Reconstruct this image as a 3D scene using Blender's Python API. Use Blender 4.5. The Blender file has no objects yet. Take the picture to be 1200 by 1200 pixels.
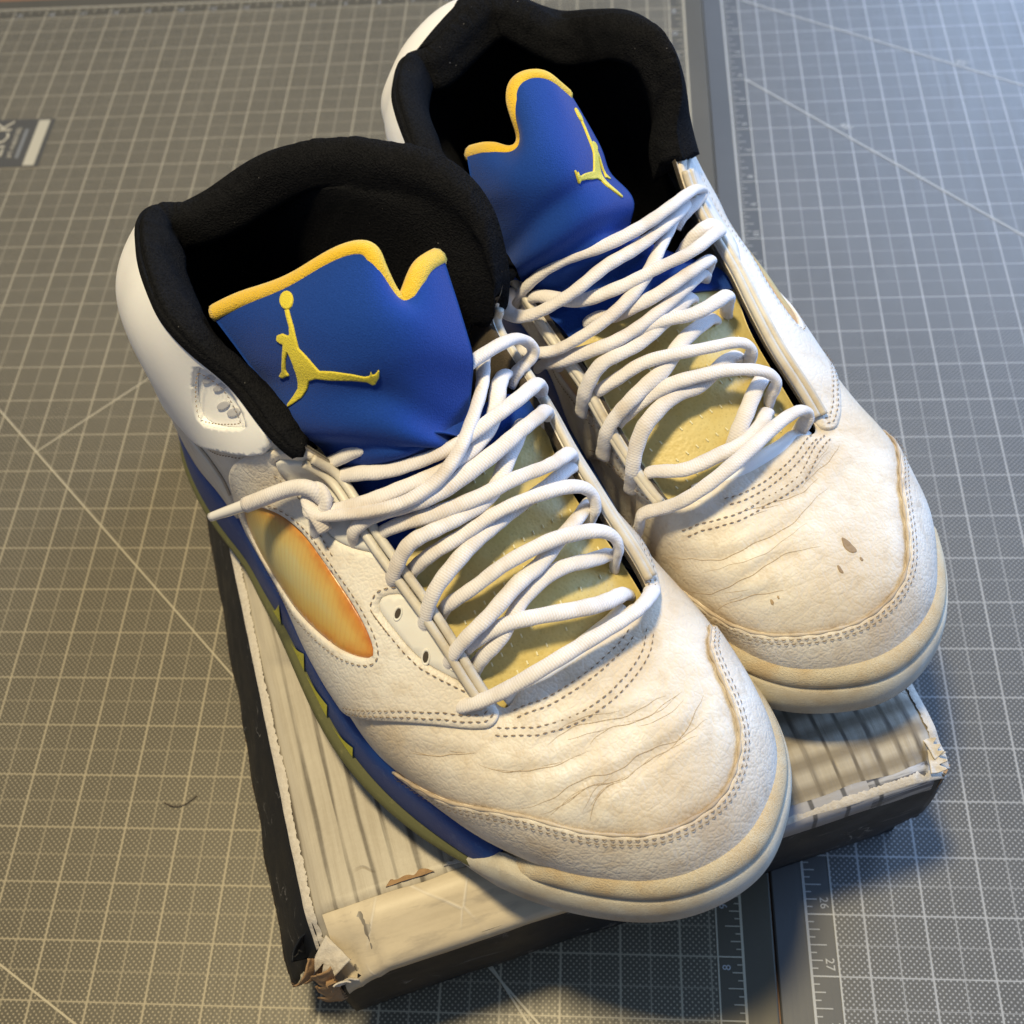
import bpy, math, random
import numpy as np
from mathutils import Vector, Matrix
from mathutils.geometry import delaunay_2d_cdt
rng = np.random.default_rng(7); random.seed(7)
D = bpy.data
scene = bpy.context.scene
col = scene.collection
IN = 0.0254
# ------------------------------------------------------------------ camera
cam = D.cameras.new("camera"); camo = D.objects.new("camera", cam); col.objects.link(camo)
camo.location = (-0.09608, -0.79996, 0.53093)
camo.rotation_euler = (0.579158, 0.068924, 0.039318)
cam.sensor_width = 36.0; cam.lens = 36.0 * 1399.33 / 1200.0
cam.clip_start = 0.01; cam.clip_end = 60
scene.camera = camo
cam.dof.use_dof = True; cam.dof.focus_distance = 0.43; cam.dof.aperture_fstop = 14.0
# ------------------------------------------------------------------ light
world = D.worlds.new("World"); scene.world = world; world.use_nodes = True
bg = world.node_tree.nodes["Background"]; bg.inputs[0].default_value = (0.62, 0.76, 1.0, 1); bg.inputs[1].default_value = 0.24
def area(name, loc, aim, sx, sy, power, colr):
    l = D.lights.new(name, 'AREA'); l.shape = 'RECTANGLE'; l.size = sx; l.size_y = sy; l.energy = power; l.color = colr
    o = D.objects.new(name, l); col.objects.link(o); o.location = loc
    o.rotation_euler = (Vector(aim) - Vector(loc)).to_track_quat('-Z', 'Y').to_euler()
    return o
area("ceiling_lamp", (-0.30, -0.49, 1.50), (-0.15, -0.5, 0.1), 0.17, 0.17, 21.5, (1.0, 0.82, 0.48))
area("back_window", (1.05, 1.40, 0.95), (-0.05, -0.30, 0.05), 1.3, 1.2, 44.0, (0.44, 0.64, 1.0))
area("side_window", (1.75, 0.05, 0.80), (-0.05, -0.45, 0.05), 1.0, 0.9, 27.0, (0.27, 0.52, 1.0))
scene.view_settings.view_transform = 'Standard'; scene.view_settings.look = 'None'
scene.view_settings.exposure = 0.12; scene.view_settings.gamma = 1.0
scene.render.resolution_x = 1024; scene.render.resolution_y = 1024
# ------------------------------------------------------------------ helpers
def tag(o, label=None, cat=None, group=None, kind=None):
    if label: o["label"] = label
    if cat: o["category"] = cat
    if group: o["group"] = group
    if kind: o["kind"] = kind
    return o
def empty(name, loc=(0, 0, 0), rz=0.0):
    o = D.objects.new(name, None); col.objects.link(o); o.location = loc; o.rotation_euler = (0, 0, rz)
    o.empty_display_size = 0.02
    return o
def mesh_obj(name, V, F, m, parent=None, smooth=True, uv=None, kind=None, attr=None):
    me = D.meshes.new(name)
    me.from_pydata([tuple(map(float, v)) for v in V], [], [tuple(int(i) for i in f) for f in F])
    if m is not None: me.materials.append(m)
    if smooth: me.polygons.foreach_set("use_smooth", [True] * len(me.polygons))
    if attr is not None:
        a = me.attributes.new("grime", 'FLOAT', 'POINT'); a.data.foreach_set("value", np.asarray(attr, np.float32))
    if uv is not None:
        ul = me.uv_layers.new(name="uv")
        li = np.zeros(len(me.loops), dtype=np.int32); me.loops.foreach_get("vertex_index", li)
        ul.data.foreach_set("uv", np.asarray(uv, float)[li].ravel())
    me.update()
    o = D.objects.new(name, me); col.objects.link(o)
    if parent: o.parent = parent
    if kind: o["kind"] = kind
    return o
class MB:
    def __init__(s): s.V = []; s.F = []
    def add(s, V, F):
        b = len(s.V); s.V += [tuple(v) for v in V]; s.F += [tuple(i + b for i in f) for f in F]
    def box(s, c, sz, rz=0.0):
        x, y, z = np.array(sz) / 2; ca, sa = math.cos(rz), math.sin(rz)
        P = [(a * x, b * y, d * z) for d in (-1, 1) for b in (-1, 1) for a in (-1, 1)]
        s.add([(c[0] + p[0] * ca - p[1] * sa, c[1] + p[0] * sa + p[1] * ca, c[2] + p[2]) for p in P],
              [(0, 2, 3, 1), (4, 5, 7, 6), (0, 1, 5, 4), (2, 6, 7, 3), (0, 4, 6, 2), (1, 3, 7, 5)])
    def quad(s, a, b, c, d): s.add([a, b, c, d], [(0, 1, 2, 3)])
    def build(s, name, m, parent=None, smooth=False, kind=None): return mesh_obj(name, s.V, s.F, m, parent, smooth, kind=kind)
def grid_faces(n, m, closed=False, flip=False):
    F = []
    for i in range(n if closed else n - 1):
        for j in range(m - 1):
            a = i * m + j; b = ((i + 1) % n) * m + j
            f = (a, b, b + 1, a + 1); F.append(f[::-1] if flip else f)
    return F
# ------------------------------------------------------------------ materials
class NT:
    def __init__(s, name):
        s.m = D.materials.new(name); s.m.use_nodes = True; s.t = s.m.node_tree; s.n = s.t.nodes; s.l = s.t.links
        s.p = s.n["Principled BSDF"]; s._tc = None
    def node(s, typ, **kw):
        x = s.n.new(typ)
        for k, v in kw.items(): setattr(x, k, v)
        return x
    def link(s, a, b): s.l.new(a, b)
    def inp(s, x, i, v):
        if hasattr(v, "is_output") or isinstance(v, bpy.types.NodeSocket): s.l.new(v, x.inputs[i])
        else: x.inputs[i].default_value = v
    def tc(s, which="Object"):
        if s._tc is None: s._tc = s.node("ShaderNodeTexCoord")
        return s._tc.outputs[which]
    def math(s, op, a, b=None, c=None, clamp=False):
        x = s.node("ShaderNodeMath", operation=op); x.use_clamp = clamp; s.inp(x, 0, a)
        if b is not None: s.inp(x, 1, b)
        if c is not None: s.inp(x, 2, c)
        return x.outputs[0]
    def noise(s, scale, detail=4, rough=0.55, vec=None, dist=0.0):
        x = s.node("ShaderNodeTexNoise"); s.inp(x, "Vector", vec if vec is not None else s.tc()); x.inputs["Scale"].default_value = scale
        x.inputs["Detail"].default_value = detail; x.inputs["Roughness"].default_value = rough; x.inputs["Distortion"].default_value = dist
        return x.outputs[0]
    def voro(s, scale, feature='F1', vec=None, rnd=1.0):
        x = s.node("ShaderNodeTexVoronoi", feature=feature); s.inp(x, "Vector", vec if vec is not None else s.tc()); x.inputs["Scale"].default_value = scale
        x.inputs["Randomness"].default_value = rnd
        return x.outputs["Distance"]
    def wave(s, scale, dist=0.0, dscale=1.0, vec=None, d='X', detail=2):
        x = s.node("ShaderNodeTexWave", bands_direction=d); s.inp(x, "Vector", vec if vec is not None else s.tc()); x.inputs["Scale"].default_value = scale
        x.inputs["Distortion"].default_value = dist; x.inputs["Detail"].default_value = detail; x.inputs["Detail Scale"].default_value = dscale
        return x.outputs["Fac"]
    def ramp(s, f, stops):
        x = s.node("ShaderNodeValToRGB"); s.inp(x, 0, f); e = x.color_ramp.elements
        while len(e) < len(stops): e.new(0.5)
        for i, (p, c) in enumerate(stops):
            e[i].position = p; e[i].color = (c, c, c, 1) if isinstance(c, (int, float)) else (*c, 1)
        return x.outputs[0]
    def mr(s, f, a, b, c=0.0, d=1.0):
        x = s.node("ShaderNodeMapRange"); s.inp(x, 0, f)
        for i, v in enumerate((a, b, c, d)): s.inp(x, i + 1, v)
        return x.outputs[0]
    def mix(s, f, a, b, mode='MIX'):
        x = s.node("ShaderNodeMix", data_type='RGBA', blend_type=mode); s.inp(x, 0, f)
        for i, v in ((6, a), (7, b)):
            if isinstance(v, tuple): v = (*v[:3], 1)
            s.inp(x, i, v)
        return x.outputs[2]
    def mapping(s, scale=(1, 1, 1), rot=(0, 0, 0), vec=None):
        x = s.node("ShaderNodeMapping"); s.inp(x, 0, vec if vec is not None else s.tc()); x.inputs["Scale"].default_value = scale; x.inputs["Rotation"].default_value = rot
        return x.outputs[0]
    def bump(s, h, strength, dist, prev=None):
        x = s.node("ShaderNodeBump"); s.inp(x, "Height", h); x.inputs["Strength"].default_value = strength; x.inputs["Distance"].default_value = dist
        if prev is not None: s.l.new(prev, x.inputs["Normal"])
        return x.outputs[0]
    def sep(s, vec):
        x = s.node("ShaderNodeSeparateXYZ"); s.inp(x, 0, vec); return x.outputs
    def out(s, color=None, rough=None, normal=None, **kw):
        if color is not None:
            if isinstance(color, tuple): color = (*color[:3], 1)
            s.inp(s.p, "Base Color", color)
        if rough is not None: s.inp(s.p, "Roughness", rough)
        if normal is not None: s.l.new(normal, s.p.inputs["Normal"])
        for k, v in kw.items(): s.inp(s.p, k.replace("_", " "), v)
        return s.m
def simple(name, c, rough=0.6, **kw): return NT(name).out(c, rough, **kw)

def leather(name, base, dirt, dirt_amt, grain=1.0, crease=0.0, rough=0.5, grime=False):
    t = NT(name)
    big = t.noise(28, 5, 0.6); mid = t.noise(110, 6, 0.65); fine = t.noise(900, 3, 0.6)
    wide = t.noise(13, 4, 0.6, dist=0.6); f = t.math('MULTIPLY', t.mr(t.math('ADD', t.math('MULTIPLY', big, .5), t.math('MULTIPLY', wide, .55)), 0.44, 0.68), dirt_amt)
    f2 = t.math('MULTIPLY', t.mr(mid, 0.52, 0.78), dirt_amt * 0.8)
    c = t.mix(f, base, dirt); c = t.mix(f2, c, tuple(x * 0.85 for x in dirt))
    spots = t.mr(t.noise(75, 2, 0.5, dist=0.5), 0.735, 0.78)
    c = t.mix(t.math('MULTIPLY', spots, 0.5 * dirt_amt), c, (0.20, 0.13, 0.07))
    if grime:
        g = t.node('ShaderNodeAttribute'); g.attribute_name = 'grime'; gf = t.math('MULTIPLY', g.outputs['Fac'], t.mr(fine, .3, .6, .55, 1.0)); c = t.mix(gf, c, (0.30, 0.205, 0.115))
    cell = t.voro(560, 'DISTANCE_TO_EDGE'); cell2 = t.voro(260, 'DISTANCE_TO_EDGE', vec=t.mapping((1, 1, 1), (0.4, 0.2, 0.9)))
    h = t.math('ADD', t.mr(cell, 0.0, 0.30), t.math('MULTIPLY', fine, 0.18)); h = t.math('ADD', h, t.math('MULTIPLY', t.mr(cell2, 0, .16), 1.1))
    nrm = t.bump(h, 0.19 * grain, 0.0005)
    if crease > 0:
        v = t.mapping((150, 22, 50), (0, 0, -0.25)); 
        cr = t.node("ShaderNodeTexNoise"); t.inp(cr, "Vector", v); cr.inputs["Scale"].default_value = 1.0; cr.inputs["Detail"].default_value = 5; cr.inputs["Distortion"].default_value = 0.35
        rid = t.math('ABSOLUTE', t.math('SUBTRACT', cr.outputs[0], 0.5))
        hh = t.mr(rid, 0.0, 0.05)
        nrm = t.bump(hh, 0.15 * crease, 0.0006, nrm)
        line = t.math('SUBTRACT', 1.0, t.mr(rid, 0.0, 0.014)); 
        c = t.mix(t.math('MULTIPLY', t.math('MULTIPLY', line, t.mr(big, .4, .62)), 0.22 * crease), c, (0.28, 0.20, 0.13))
    t.out(c, t.mr(mid, 0.3, 0.7, rough - 0.08, rough + 0.12), nrm, Specular_IOR_Level=0.4)
    t.p.inputs["Subsurface Weight"].default_value = 0.06; t.p.inputs["Subsurface Radius"].default_value = (0.003, 0.002, 0.0012)
    return t.m
def fuzzy(name, base, alt, scale=900, amt=0.5, bump=0.5, rough=0.95, sheen=0.3, stain=None, stain_amt=0.0, lint=0.0, spec=0.12):
    t = NT(name)
    n1 = t.noise(scale, 3, 0.7); n2 = t.noise(60, 5, 0.6); n3 = t.voro(scale * 1.3)
    c = t.mix(t.math('MULTIPLY', t.mr(n1, 0.3, 0.7), amt), base, alt)
    if stain: c = t.mix(t.math('MULTIPLY', t.mr(n2, 0.40, 0.68), stain_amt), c, stain)
    if lint: c = t.mix(t.math('MULTIPLY', t.mr(t.voro(330), .05, .10, 1., 0.), t.mr(t.noise(95, 2, .5), .60, .66, 0., lint)), c, (.22, .21, .20))
    nrm = t.bump(t.math('ADD', n1, t.math('MULTIPLY', n3, 0.6)), bump, 0.0007)
    t.out(c, rough, nrm, Specular_IOR_Level=spec)
    t.p.inputs["Sheen Weight"].default_value = sheen; t.p.inputs["Sheen Roughness"].default_value = 0.5
    return t.m

def cubic_coef(Y, periodic):
    # second derivatives for uniform C2 cubic interpolation along axis 0
    n=len(Y); A=np.zeros((n,n)); R=np.zeros_like(Y)
    for i in range(n):
        if periodic:
            A[i,(i-1)%n]+=1;A[i,i]+=4;A[i,(i+1)%n]+=1
            R[i]=6*(Y[(i-1)%n]-2*Y[i]+Y[(i+1)%n])
        elif i in (0,n-1): A[i,i]=1
        else:
            A[i,i-1]=1;A[i,i]=4;A[i,i+1]=1;R[i]=6*(Y[i-1]-2*Y[i]+Y[i+1])
    return np.linalg.solve(A,R.reshape(n,-1)).reshape(Y.shape)
def cubic(Y,x,periodic=False):
    Y=np.asarray(Y,float); n=len(Y); M=cubic_coef(Y,periodic); x=np.asarray(x,float)
    if periodic: i=np.floor(x).astype(int); f=x-i; i0=i%n; i1=(i+1)%n
    else: i0=np.clip(np.floor(x).astype(int),0,n-2); f=x-i0; i1=i0+1
    f=f.reshape((-1,)+(1,)*(Y.ndim-1)); g=1-f
    return g*Y[i0]+f*Y[i1]+((g**3-g)*M[i0]+(f**3-f)*M[i1])/6
OUT=np.array([(.336,.002),(.329,-.022),(.312,-.041),(.285,-.058),(.252,-.069),(.222,-.074),(.192,-.073),(.162,-.067),(.138,-.062),(.118,-.059),(.100,-.056),(.082,-.055),(.064,-.0535),(.045,-.050),(.027,-.044),(.012,-.033),(.004,-.014),(.004,.006),(.010,.022),(.026,.033),(.048,.038),(.070,.040),(.092,.041),(.112,.042),(.130,.043),(.150,.046),(.170,.050),(.192,.054),(.217,.057),(.245,.059),(.272,.058),(.297,.052),(.318,.040),(.331,.022)])
N=len(OUT)
def outline(u,off=0.):
    P=cubic(OUT,u,True); e=1e-3
    D=cubic(OUT,np.asarray(u)+e,True)-cubic(OUT,np.asarray(u)-e,True)
    D/=np.linalg.norm(D,axis=1)[:,None]
    nrm=np.stack([-D[:,1],D[:,0]],1)   # loop goes toe->lateral(-t)->heel : outward?
    return P+nrm*np.asarray(off).reshape(-1,1)*OSGN
OSGN=1
OSGN=1 if (outline(np.array([0.]),.01)[0,0]>OUT[0,0]) else -1
def spring(s): 
    x=np.clip((np.asarray(s)-.19)/.146,0,1.1); return .015*x*x
WT=dict(toe=([0,.05,.26,.60,1],[0,.32,.68,.88,1],[0,.001,.001,0,0]),
        mid=([0,.02,.17,.50,1],[0,.30,.60,.84,1],[0,.001,.002,.002,0]),
        col=([0,0,.12,.42,1],[0,.25,.5,.76,1],[0,.001,.003,.010,0]))
def surface(top, bul=None, NU=16, NV=64):
    """top: N x 3 opening loop. returns dense grid P[(N*NU),NV,3], normals"""
    k=np.arange(N)
    base=outline(k*1.,-.0065); zb=.034+.004*np.clip((.2-base[:,0])/.15,0,1)
    B=np.concatenate([base,zb[:,None]],1)
    nrm=(outline(k*1.,.01)-outline(k*1.,0.))/.01
    rows=[]
    for i in range(N):
        # blend of profile types around loop
        toe=1. if (i<=2 or i>=31) else (.5 if i in (3,30) else 0.)
        col=1. if 10<=i<=23 else (.5 if i in (9,24) else 0.)
        mid=1-toe-col
        w=[toe*np.array(WT['toe'][j])+mid*np.array(WT['mid'][j])+col*np.array(WT['col'][j]) for j in range(3)]
        r=np.zeros((5,3))
        if bul is not None: w[2]=w[2]*bul[i]
        r[:,:2]=B[i,:2]*(1-w[0])[:,None]+top[i,:2]*w[0][:,None]+nrm[i]*w[2][:,None]
        r[:,2]=B[i,2]*(1-w[1])+top[i,2]*w[1]
        rows.append(r)
    G=np.array(rows)
    Gu=cubic(G,np.arange(N*NU)/NU,True)
    Gv=cubic(Gu.transpose(1,0,2),np.linspace(0,4,NV+1)).transpose(1,0,2)
    return Gv
def grid_normals(P):
    du=np.roll(P,-1,0)-np.roll(P,1,0); dv=np.gradient(P,axis=1)
    n=np.cross(du,dv); n/=np.linalg.norm(n,axis=2)[:,:,None]+1e-12
    return n
class Surf:
    def __init__(s,P,NU=16):
        s.P=P; s.n=grid_normals(P); s.NU=NU; s.NV=P.shape[1]-1
        if s.n[0,s.NV//3,0]<0: s.n=-s.n     # toe normals point forward = outward
    def _bi(s,A,u,v):
        x=np.asarray(u,float)*s.NU; y=np.clip(np.asarray(v,float),0,1)*s.NV
        i=np.floor(x).astype(int); f=(x-i)[:,None]; j=np.clip(np.floor(y).astype(int),0,s.NV-1); g=(y-j)[:,None]
        m=len(A); i0=i%m;i1=(i+1)%m
        return (A[i0,j]*(1-f)*(1-g)+A[i1,j]*f*(1-g)+A[i0,j+1]*(1-f)*g+A[i1,j+1]*f*g)
    def at(s,u,v,h=0.):
        n=s._bi(s.n,u,v); n/=np.linalg.norm(n,axis=1)[:,None]
        return s._bi(s.P,u,v)+n*np.asarray(h).reshape(-1,1)
TOP_A=[(0.2527,-0.0024,0.0774),(0.252,-0.0097,0.0769),(0.2509,-0.0171,0.0762),(0.2494,-0.0244,0.0751),(0.2478,-0.0318,0.074),(0.2241,-0.0294,0.084),(0.2014,-0.0274,0.093),(0.1786,-0.026,0.102),(0.1568,-0.0239,0.109),(0.1452,-0.0311,0.124),(0.1221,-0.0309,0.132),(0.1054,-0.035,0.14),(0.0889,-0.0362,0.145),(0.0678,-0.0305,0.144),(0.0401,-0.0205,0.138),(0.025,-0.0096,0.131),(0.0299,-0.0004,0.13),(0.0395,0.012,0.136),(0.0513,0.0282,0.147),(0.0694,0.0418,0.158),(0.0937,0.0525,0.166),(0.117,0.0611,0.167),(0.1332,0.0646,0.158),(0.1431,0.0631,0.145),(0.1473,0.0598,0.128),(0.1471,0.0546,0.116),(0.1711,0.0497,0.106),(0.1989,0.0436,0.096),(0.2246,0.0396,0.085),(0.2499,0.0344,0.075),(0.251,0.027,0.0759),(0.252,0.0197,0.0767),(0.2527,0.0123,0.0773),(0.2529,0.005,0.0775)]
TOP_B=[(0.2527,0.0096,0.0774),(0.252,0.0023,0.0769),(0.2509,-0.0051,0.0762),(0.2494,-0.0124,0.0751),(0.2478,-0.0198,0.074),(0.2241,-0.0195,0.084),(0.2014,-0.0205,0.093),(0.1786,-0.0222,0.102),(0.1568,-0.023,0.109),(0.1344,-0.0257,0.126),(0.1266,-0.031,0.138),(0.1195,-0.0334,0.15),(0.1077,-0.0338,0.156),(0.0941,-0.0307,0.155),(0.0763,-0.0269,0.146),(0.0574,-0.0224,0.135),(0.0435,-0.014,0.138),(0.0326,-0.0029,0.141),(0.0353,0.0143,0.138),(0.0395,0.0313,0.133),(0.0432,0.0427,0.135),(0.0876,0.0611,0.145),(0.118,0.0653,0.146),(0.1379,0.0642,0.138),(0.1578,0.0619,0.124),(0.1471,0.0546,0.116),(0.1711,0.0525,0.106),(0.1989,0.0501,0.096),(0.2246,0.0495,0.085),(0.2499,0.0464,0.075),(0.251,0.039,0.0759),(0.252,0.0317,0.0767),(0.2527,0.0243,0.0773),(0.2529,0.017,0.0775)]
LACE_A=[[(0.2366,-0.0417,0.0701),(0.2411,-0.0406,0.0754),(0.2478,-0.0306,0.0816),(0.2533,-0.0144,0.0875),(0.2567,0.0051,0.0887),(0.2582,0.0193,0.0877),(0.2563,0.0283,0.0841),(0.2512,0.036,0.0747),(0.2468,0.0397,0.0695)],[(0.2266,-0.0368,0.0772),(0.2274,-0.0352,0.0826),(0.2287,-0.0274,0.0905),(0.229,-0.0173,0.0938),(0.2271,-0.0036,0.0956),(0.2264,0.0065,0.0955),(0.2235,0.0183,0.0955),(0.22,0.0301,0.093),(0.2158,0.0387,0.0882)],[(0.2127,-0.0353,0.0829),(0.213,-0.0339,0.0884),(0.2112,-0.0271,0.0966),(0.2099,-0.0173,0.1011),(0.2084,-0.0066,0.1027),(0.208,0.0024,0.1029),(0.2075,0.0118,0.1025),(0.2069,0.0271,0.101),(0.2032,0.0413,0.0947)],[(0.1971,-0.0264,0.0921),(0.1993,-0.0235,0.0973),(0.2016,-0.018,0.1016),(0.2041,-0.0085,0.1041),(0.2058,0.0015,0.1061),(0.2084,0.0108,0.1077),(0.2117,0.0232,0.1065),(0.2146,0.0337,0.1027),(0.2176,0.0384,0.097),(0.2207,0.0375,0.0927),(0.2206,0.0359,0.0887)],[(0.2136,-0.0252,0.0874),(0.2157,-0.0226,0.0918),(0.2185,-0.0139,0.0961),(0.2202,-0.0034,0.0992),(0.2236,0.0112,0.1006),(0.2267,0.0211,0.0995),(0.23,0.0291,0.0968),(0.2333,0.0339,0.0922),(0.2359,0.0343,0.0875),(0.2359,0.0332,0.0825)],[(0.2274,-0.0288,0.0803),(0.2294,-0.0257,0.0855),(0.233,-0.0166,0.09),(0.2388,-0.0046,0.09),(0.2456,0.0102,0.0868),(0.2472,0.0202,0.0821),(0.2464,0.0266,0.0773)],[(0.2332,-0.0282,0.078),(0.2345,-0.0242,0.0834),(0.2347,-0.0168,0.0877),(0.2308,-0.0053,0.0908),(0.2305,0.0108,0.0922),(0.2334,0.0226,0.0885),(0.2334,0.0314,0.0826)],[(0.1951,-0.0341,0.0906),(0.1957,-0.0324,0.0961),(0.1952,-0.0267,0.1027),(0.1962,-0.0213,0.1066),(0.1985,-0.0139,0.1078),(0.2005,-0.0033,0.1078),(0.2003,0.0082,0.1078),(0.1949,0.0193,0.109),(0.1881,0.0305,0.1083),(0.1834,0.0366,0.1051)],[(0.1576,-0.037,0.103),(0.1605,-0.0401,0.1045),(0.165,-0.04,0.1057),(0.1718,-0.0343,0.1079),(0.182,-0.0246,0.1124),(0.1876,-0.014,0.115),(0.1886,-0.0034,0.117),(0.1862,0.0069,0.1195),(0.1804,0.0175,0.121),(0.1725,0.028,0.1201),(0.165,0.0352,0.1176),(0.1589,0.0399,0.1155)],[(0.1627,-0.0377,0.1028),(0.1665,-0.0358,0.1052),(0.1752,-0.0254,0.1103),(0.1811,-0.0146,0.1141),(0.1857,0.0004,0.1153),(0.1857,0.0155,0.1158),(0.1798,0.028,0.1158),(0.1712,0.0367,0.1147),(0.1655,0.0436,0.1111)],[(0.1486,-0.0266,0.1041),(0.1529,-0.0239,0.1096),(0.1599,-0.0181,0.1172),(0.1644,-0.0098,0.1203),(0.1667,0.0012,0.1235),(0.1668,0.0122,0.1258),(0.1655,0.0221,0.1271),(0.1643,0.0326,0.127),(0.1631,0.045,0.1246),(0.1613,0.0547,0.1187),(0.1632,0.0587,0.1138),(0.1649,0.0579,0.1102),(0.1652,0.0533,0.1085),(0.1653,0.0499,0.1076)],[(0.1555,-0.0265,0.1034),(0.1599,-0.024,0.1087),(0.1673,-0.019,0.1131),(0.1734,-0.0132,0.1152),(0.1786,-0.0047,0.1174),(0.1819,0.0039,0.1185),(0.1837,0.0139,0.1198),(0.1837,0.0234,0.1203),(0.1829,0.0336,0.1195),(0.1801,0.0443,0.1162),(0.1761,0.0509,0.1099),(0.1765,0.0515,0.1054),(0.1755,0.0497,0.1021)],[(0.1766,-0.0349,0.0983),(0.1771,-0.0333,0.1038),(0.1802,-0.026,0.1082),(0.187,-0.0165,0.1122),(0.191,-0.0059,0.1135),(0.1922,0.0063,0.1148),(0.1923,0.0195,0.1156),(0.191,0.0309,0.1151),(0.1884,0.0408,0.1116),(0.1844,0.0471,0.1056),(0.184,0.0471,0.1002)],[(0.1806,-0.0287,0.0963),(0.1846,-0.0248,0.1034),(0.1909,-0.016,0.1077),(0.1961,-0.0058,0.1092),(0.2002,0.0066,0.1102),(0.2023,0.0182,0.1101),(0.2044,0.0286,0.1083),(0.2038,0.0371,0.1051),(0.2007,0.0437,0.0988),(0.2008,0.0434,0.0934)],[(0.1632,-0.0403,0.0997),(0.1648,-0.0378,0.1054),(0.1637,-0.0348,0.109),(0.1598,-0.034,0.1097),(0.157,-0.0361,0.1077),(0.1591,-0.0394,0.1061),(0.1654,-0.0404,0.1055)]]
LACE_B=[[(0.2472,0.0577,0.0682),(0.2478,0.0567,0.0741),(0.2513,0.0513,0.0777),(0.2562,0.044,0.0849),(0.2566,0.0319,0.0892),(0.2535,0.0171,0.0903),(0.2488,0.0024,0.089),(0.246,-0.0094,0.087),(0.2454,-0.0158,0.0835),(0.2465,-0.0165,0.0796),(0.2465,-0.0147,0.0755)],[(0.2185,0.0556,0.0825),(0.218,0.0542,0.0884),(0.2172,0.0497,0.0937),(0.2169,0.0444,0.0978),(0.2153,0.0358,0.1005),(0.2134,0.0273,0.1022),(0.2075,0.0161,0.1033),(0.2034,0.0065,0.1021),(0.1995,-0.0029,0.0986)],[(0.2342,0.0534,0.0767),(0.234,0.053,0.0817),(0.2311,0.0502,0.087),(0.2276,0.0452,0.0929),(0.2251,0.0386,0.0958),(0.2228,0.0276,0.0974),(0.2233,0.0175,0.0968),(0.2193,0.0065,0.0964),(0.2158,-0.0032,0.0927)],[(0.2026,0.0497,0.0912),(0.2049,0.0474,0.0962),(0.2069,0.0412,0.1006),(0.208,0.0338,0.1038),(0.2113,0.0231,0.1057),(0.2149,0.0099,0.1048),(0.2165,0.0003,0.1033),(0.2178,-0.0063,0.1001),(0.2193,-0.0085,0.0958),(0.2187,-0.0083,0.0905)],[(0.2158,0.0473,0.0874),(0.2171,0.0445,0.0921),(0.2177,0.0372,0.0969),(0.2194,0.0278,0.1004),(0.2222,0.0171,0.1012),(0.2247,0.0076,0.1006),(0.2279,-0.0018,0.0984),(0.2306,-0.0087,0.0943),(0.2328,-0.0109,0.0897),(0.2325,-0.0099,0.0845)],[(0.2352,0.0495,0.0751),(0.2376,0.0468,0.0809),(0.2437,0.0413,0.0848),(0.2466,0.0341,0.0861),(0.2474,0.0236,0.0868),(0.2473,0.0141,0.0862),(0.2433,0.0036,0.0847),(0.238,-0.0032,0.082)],[(0.2419,0.0125,0.0851),(0.2388,0.0077,0.0877),(0.2339,0.0013,0.0883),(0.2285,-0.0058,0.087),(0.2249,-0.0113,0.0848)],[(0.1569,0.0561,0.1072),(0.159,0.0536,0.1123),(0.1619,0.0482,0.1191),(0.1648,0.0387,0.1239),(0.1676,0.0275,0.1254),(0.1682,0.0149,0.1261),(0.1664,0.0026,0.1259),(0.1618,-0.0119,0.1244),(0.1535,-0.0256,0.117),(0.1513,-0.0303,0.1112),(0.1556,-0.0234,0.1118),(0.1591,-0.0155,0.1123)],[(0.1558,0.0599,0.1089),(0.1596,0.0641,0.1096),(0.1663,0.0641,0.1097),(0.1717,0.0589,0.1116),(0.1758,0.0508,0.1166),(0.1768,0.0404,0.1205),(0.1748,0.0282,0.1227),(0.1733,0.0162,0.1227),(0.1693,0.0024,0.1217),(0.1625,-0.0117,0.1186),(0.1501,-0.0248,0.1086)],[(0.1612,0.0534,0.1067),(0.1654,0.051,0.1115),(0.1754,0.0427,0.1134),(0.1807,0.0336,0.1161),(0.183,0.0222,0.1184),(0.1834,0.0095,0.1197),(0.1823,-0.0045,0.1187),(0.1771,-0.0177,0.1158),(0.1713,-0.0249,0.11),(0.1668,-0.0257,0.1087),(0.1686,-0.0188,0.111),(0.1696,-0.0128,0.1087)],[(0.1829,0.0369,0.1076),(0.1873,0.0321,0.1098),(0.1896,0.0262,0.1126),(0.1906,0.0157,0.1147),(0.189,0.0035,0.1155),(0.1859,-0.007,0.1137),(0.1827,-0.0132,0.1103),(0.1817,-0.0127,0.1052)],[(0.1727,0.0656,0.098),(0.1787,0.0643,0.101),(0.1852,0.0586,0.1039),(0.1888,0.0507,0.1083),(0.1905,0.0403,0.113),(0.1878,0.027,0.1156),(0.1812,0.0136,0.1174),(0.173,0.0031,0.1173),(0.1651,-0.006,0.1149),(0.1577,-0.0133,0.1118)],[(0.1827,0.0595,0.0956),(0.1876,0.0566,0.0992),(0.1944,0.0475,0.1061),(0.1975,0.0384,0.1091),(0.1976,0.0275,0.1111),(0.1945,0.0144,0.1116),(0.1896,0.0013,0.1102),(0.1841,-0.008,0.1062)],[(0.1854,0.0521,0.0962),(0.1897,0.0492,0.1015),(0.1962,0.0376,0.1065),(0.198,0.027,0.1094),(0.2001,0.0161,0.1103),(0.2022,0.0063,0.1098),(0.2003,-0.0053,0.1082),(0.1975,-0.0118,0.1047),(0.1969,-0.0124,0.0992)],[(0.2025,0.0552,0.0906),(0.2025,0.054,0.096),(0.2015,0.0493,0.1027),(0.2017,0.0428,0.1065),(0.2025,0.0323,0.1079),(0.2002,0.0217,0.1087),(0.1966,0.0119,0.1084),(0.1909,0.0022,0.105)]]
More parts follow.
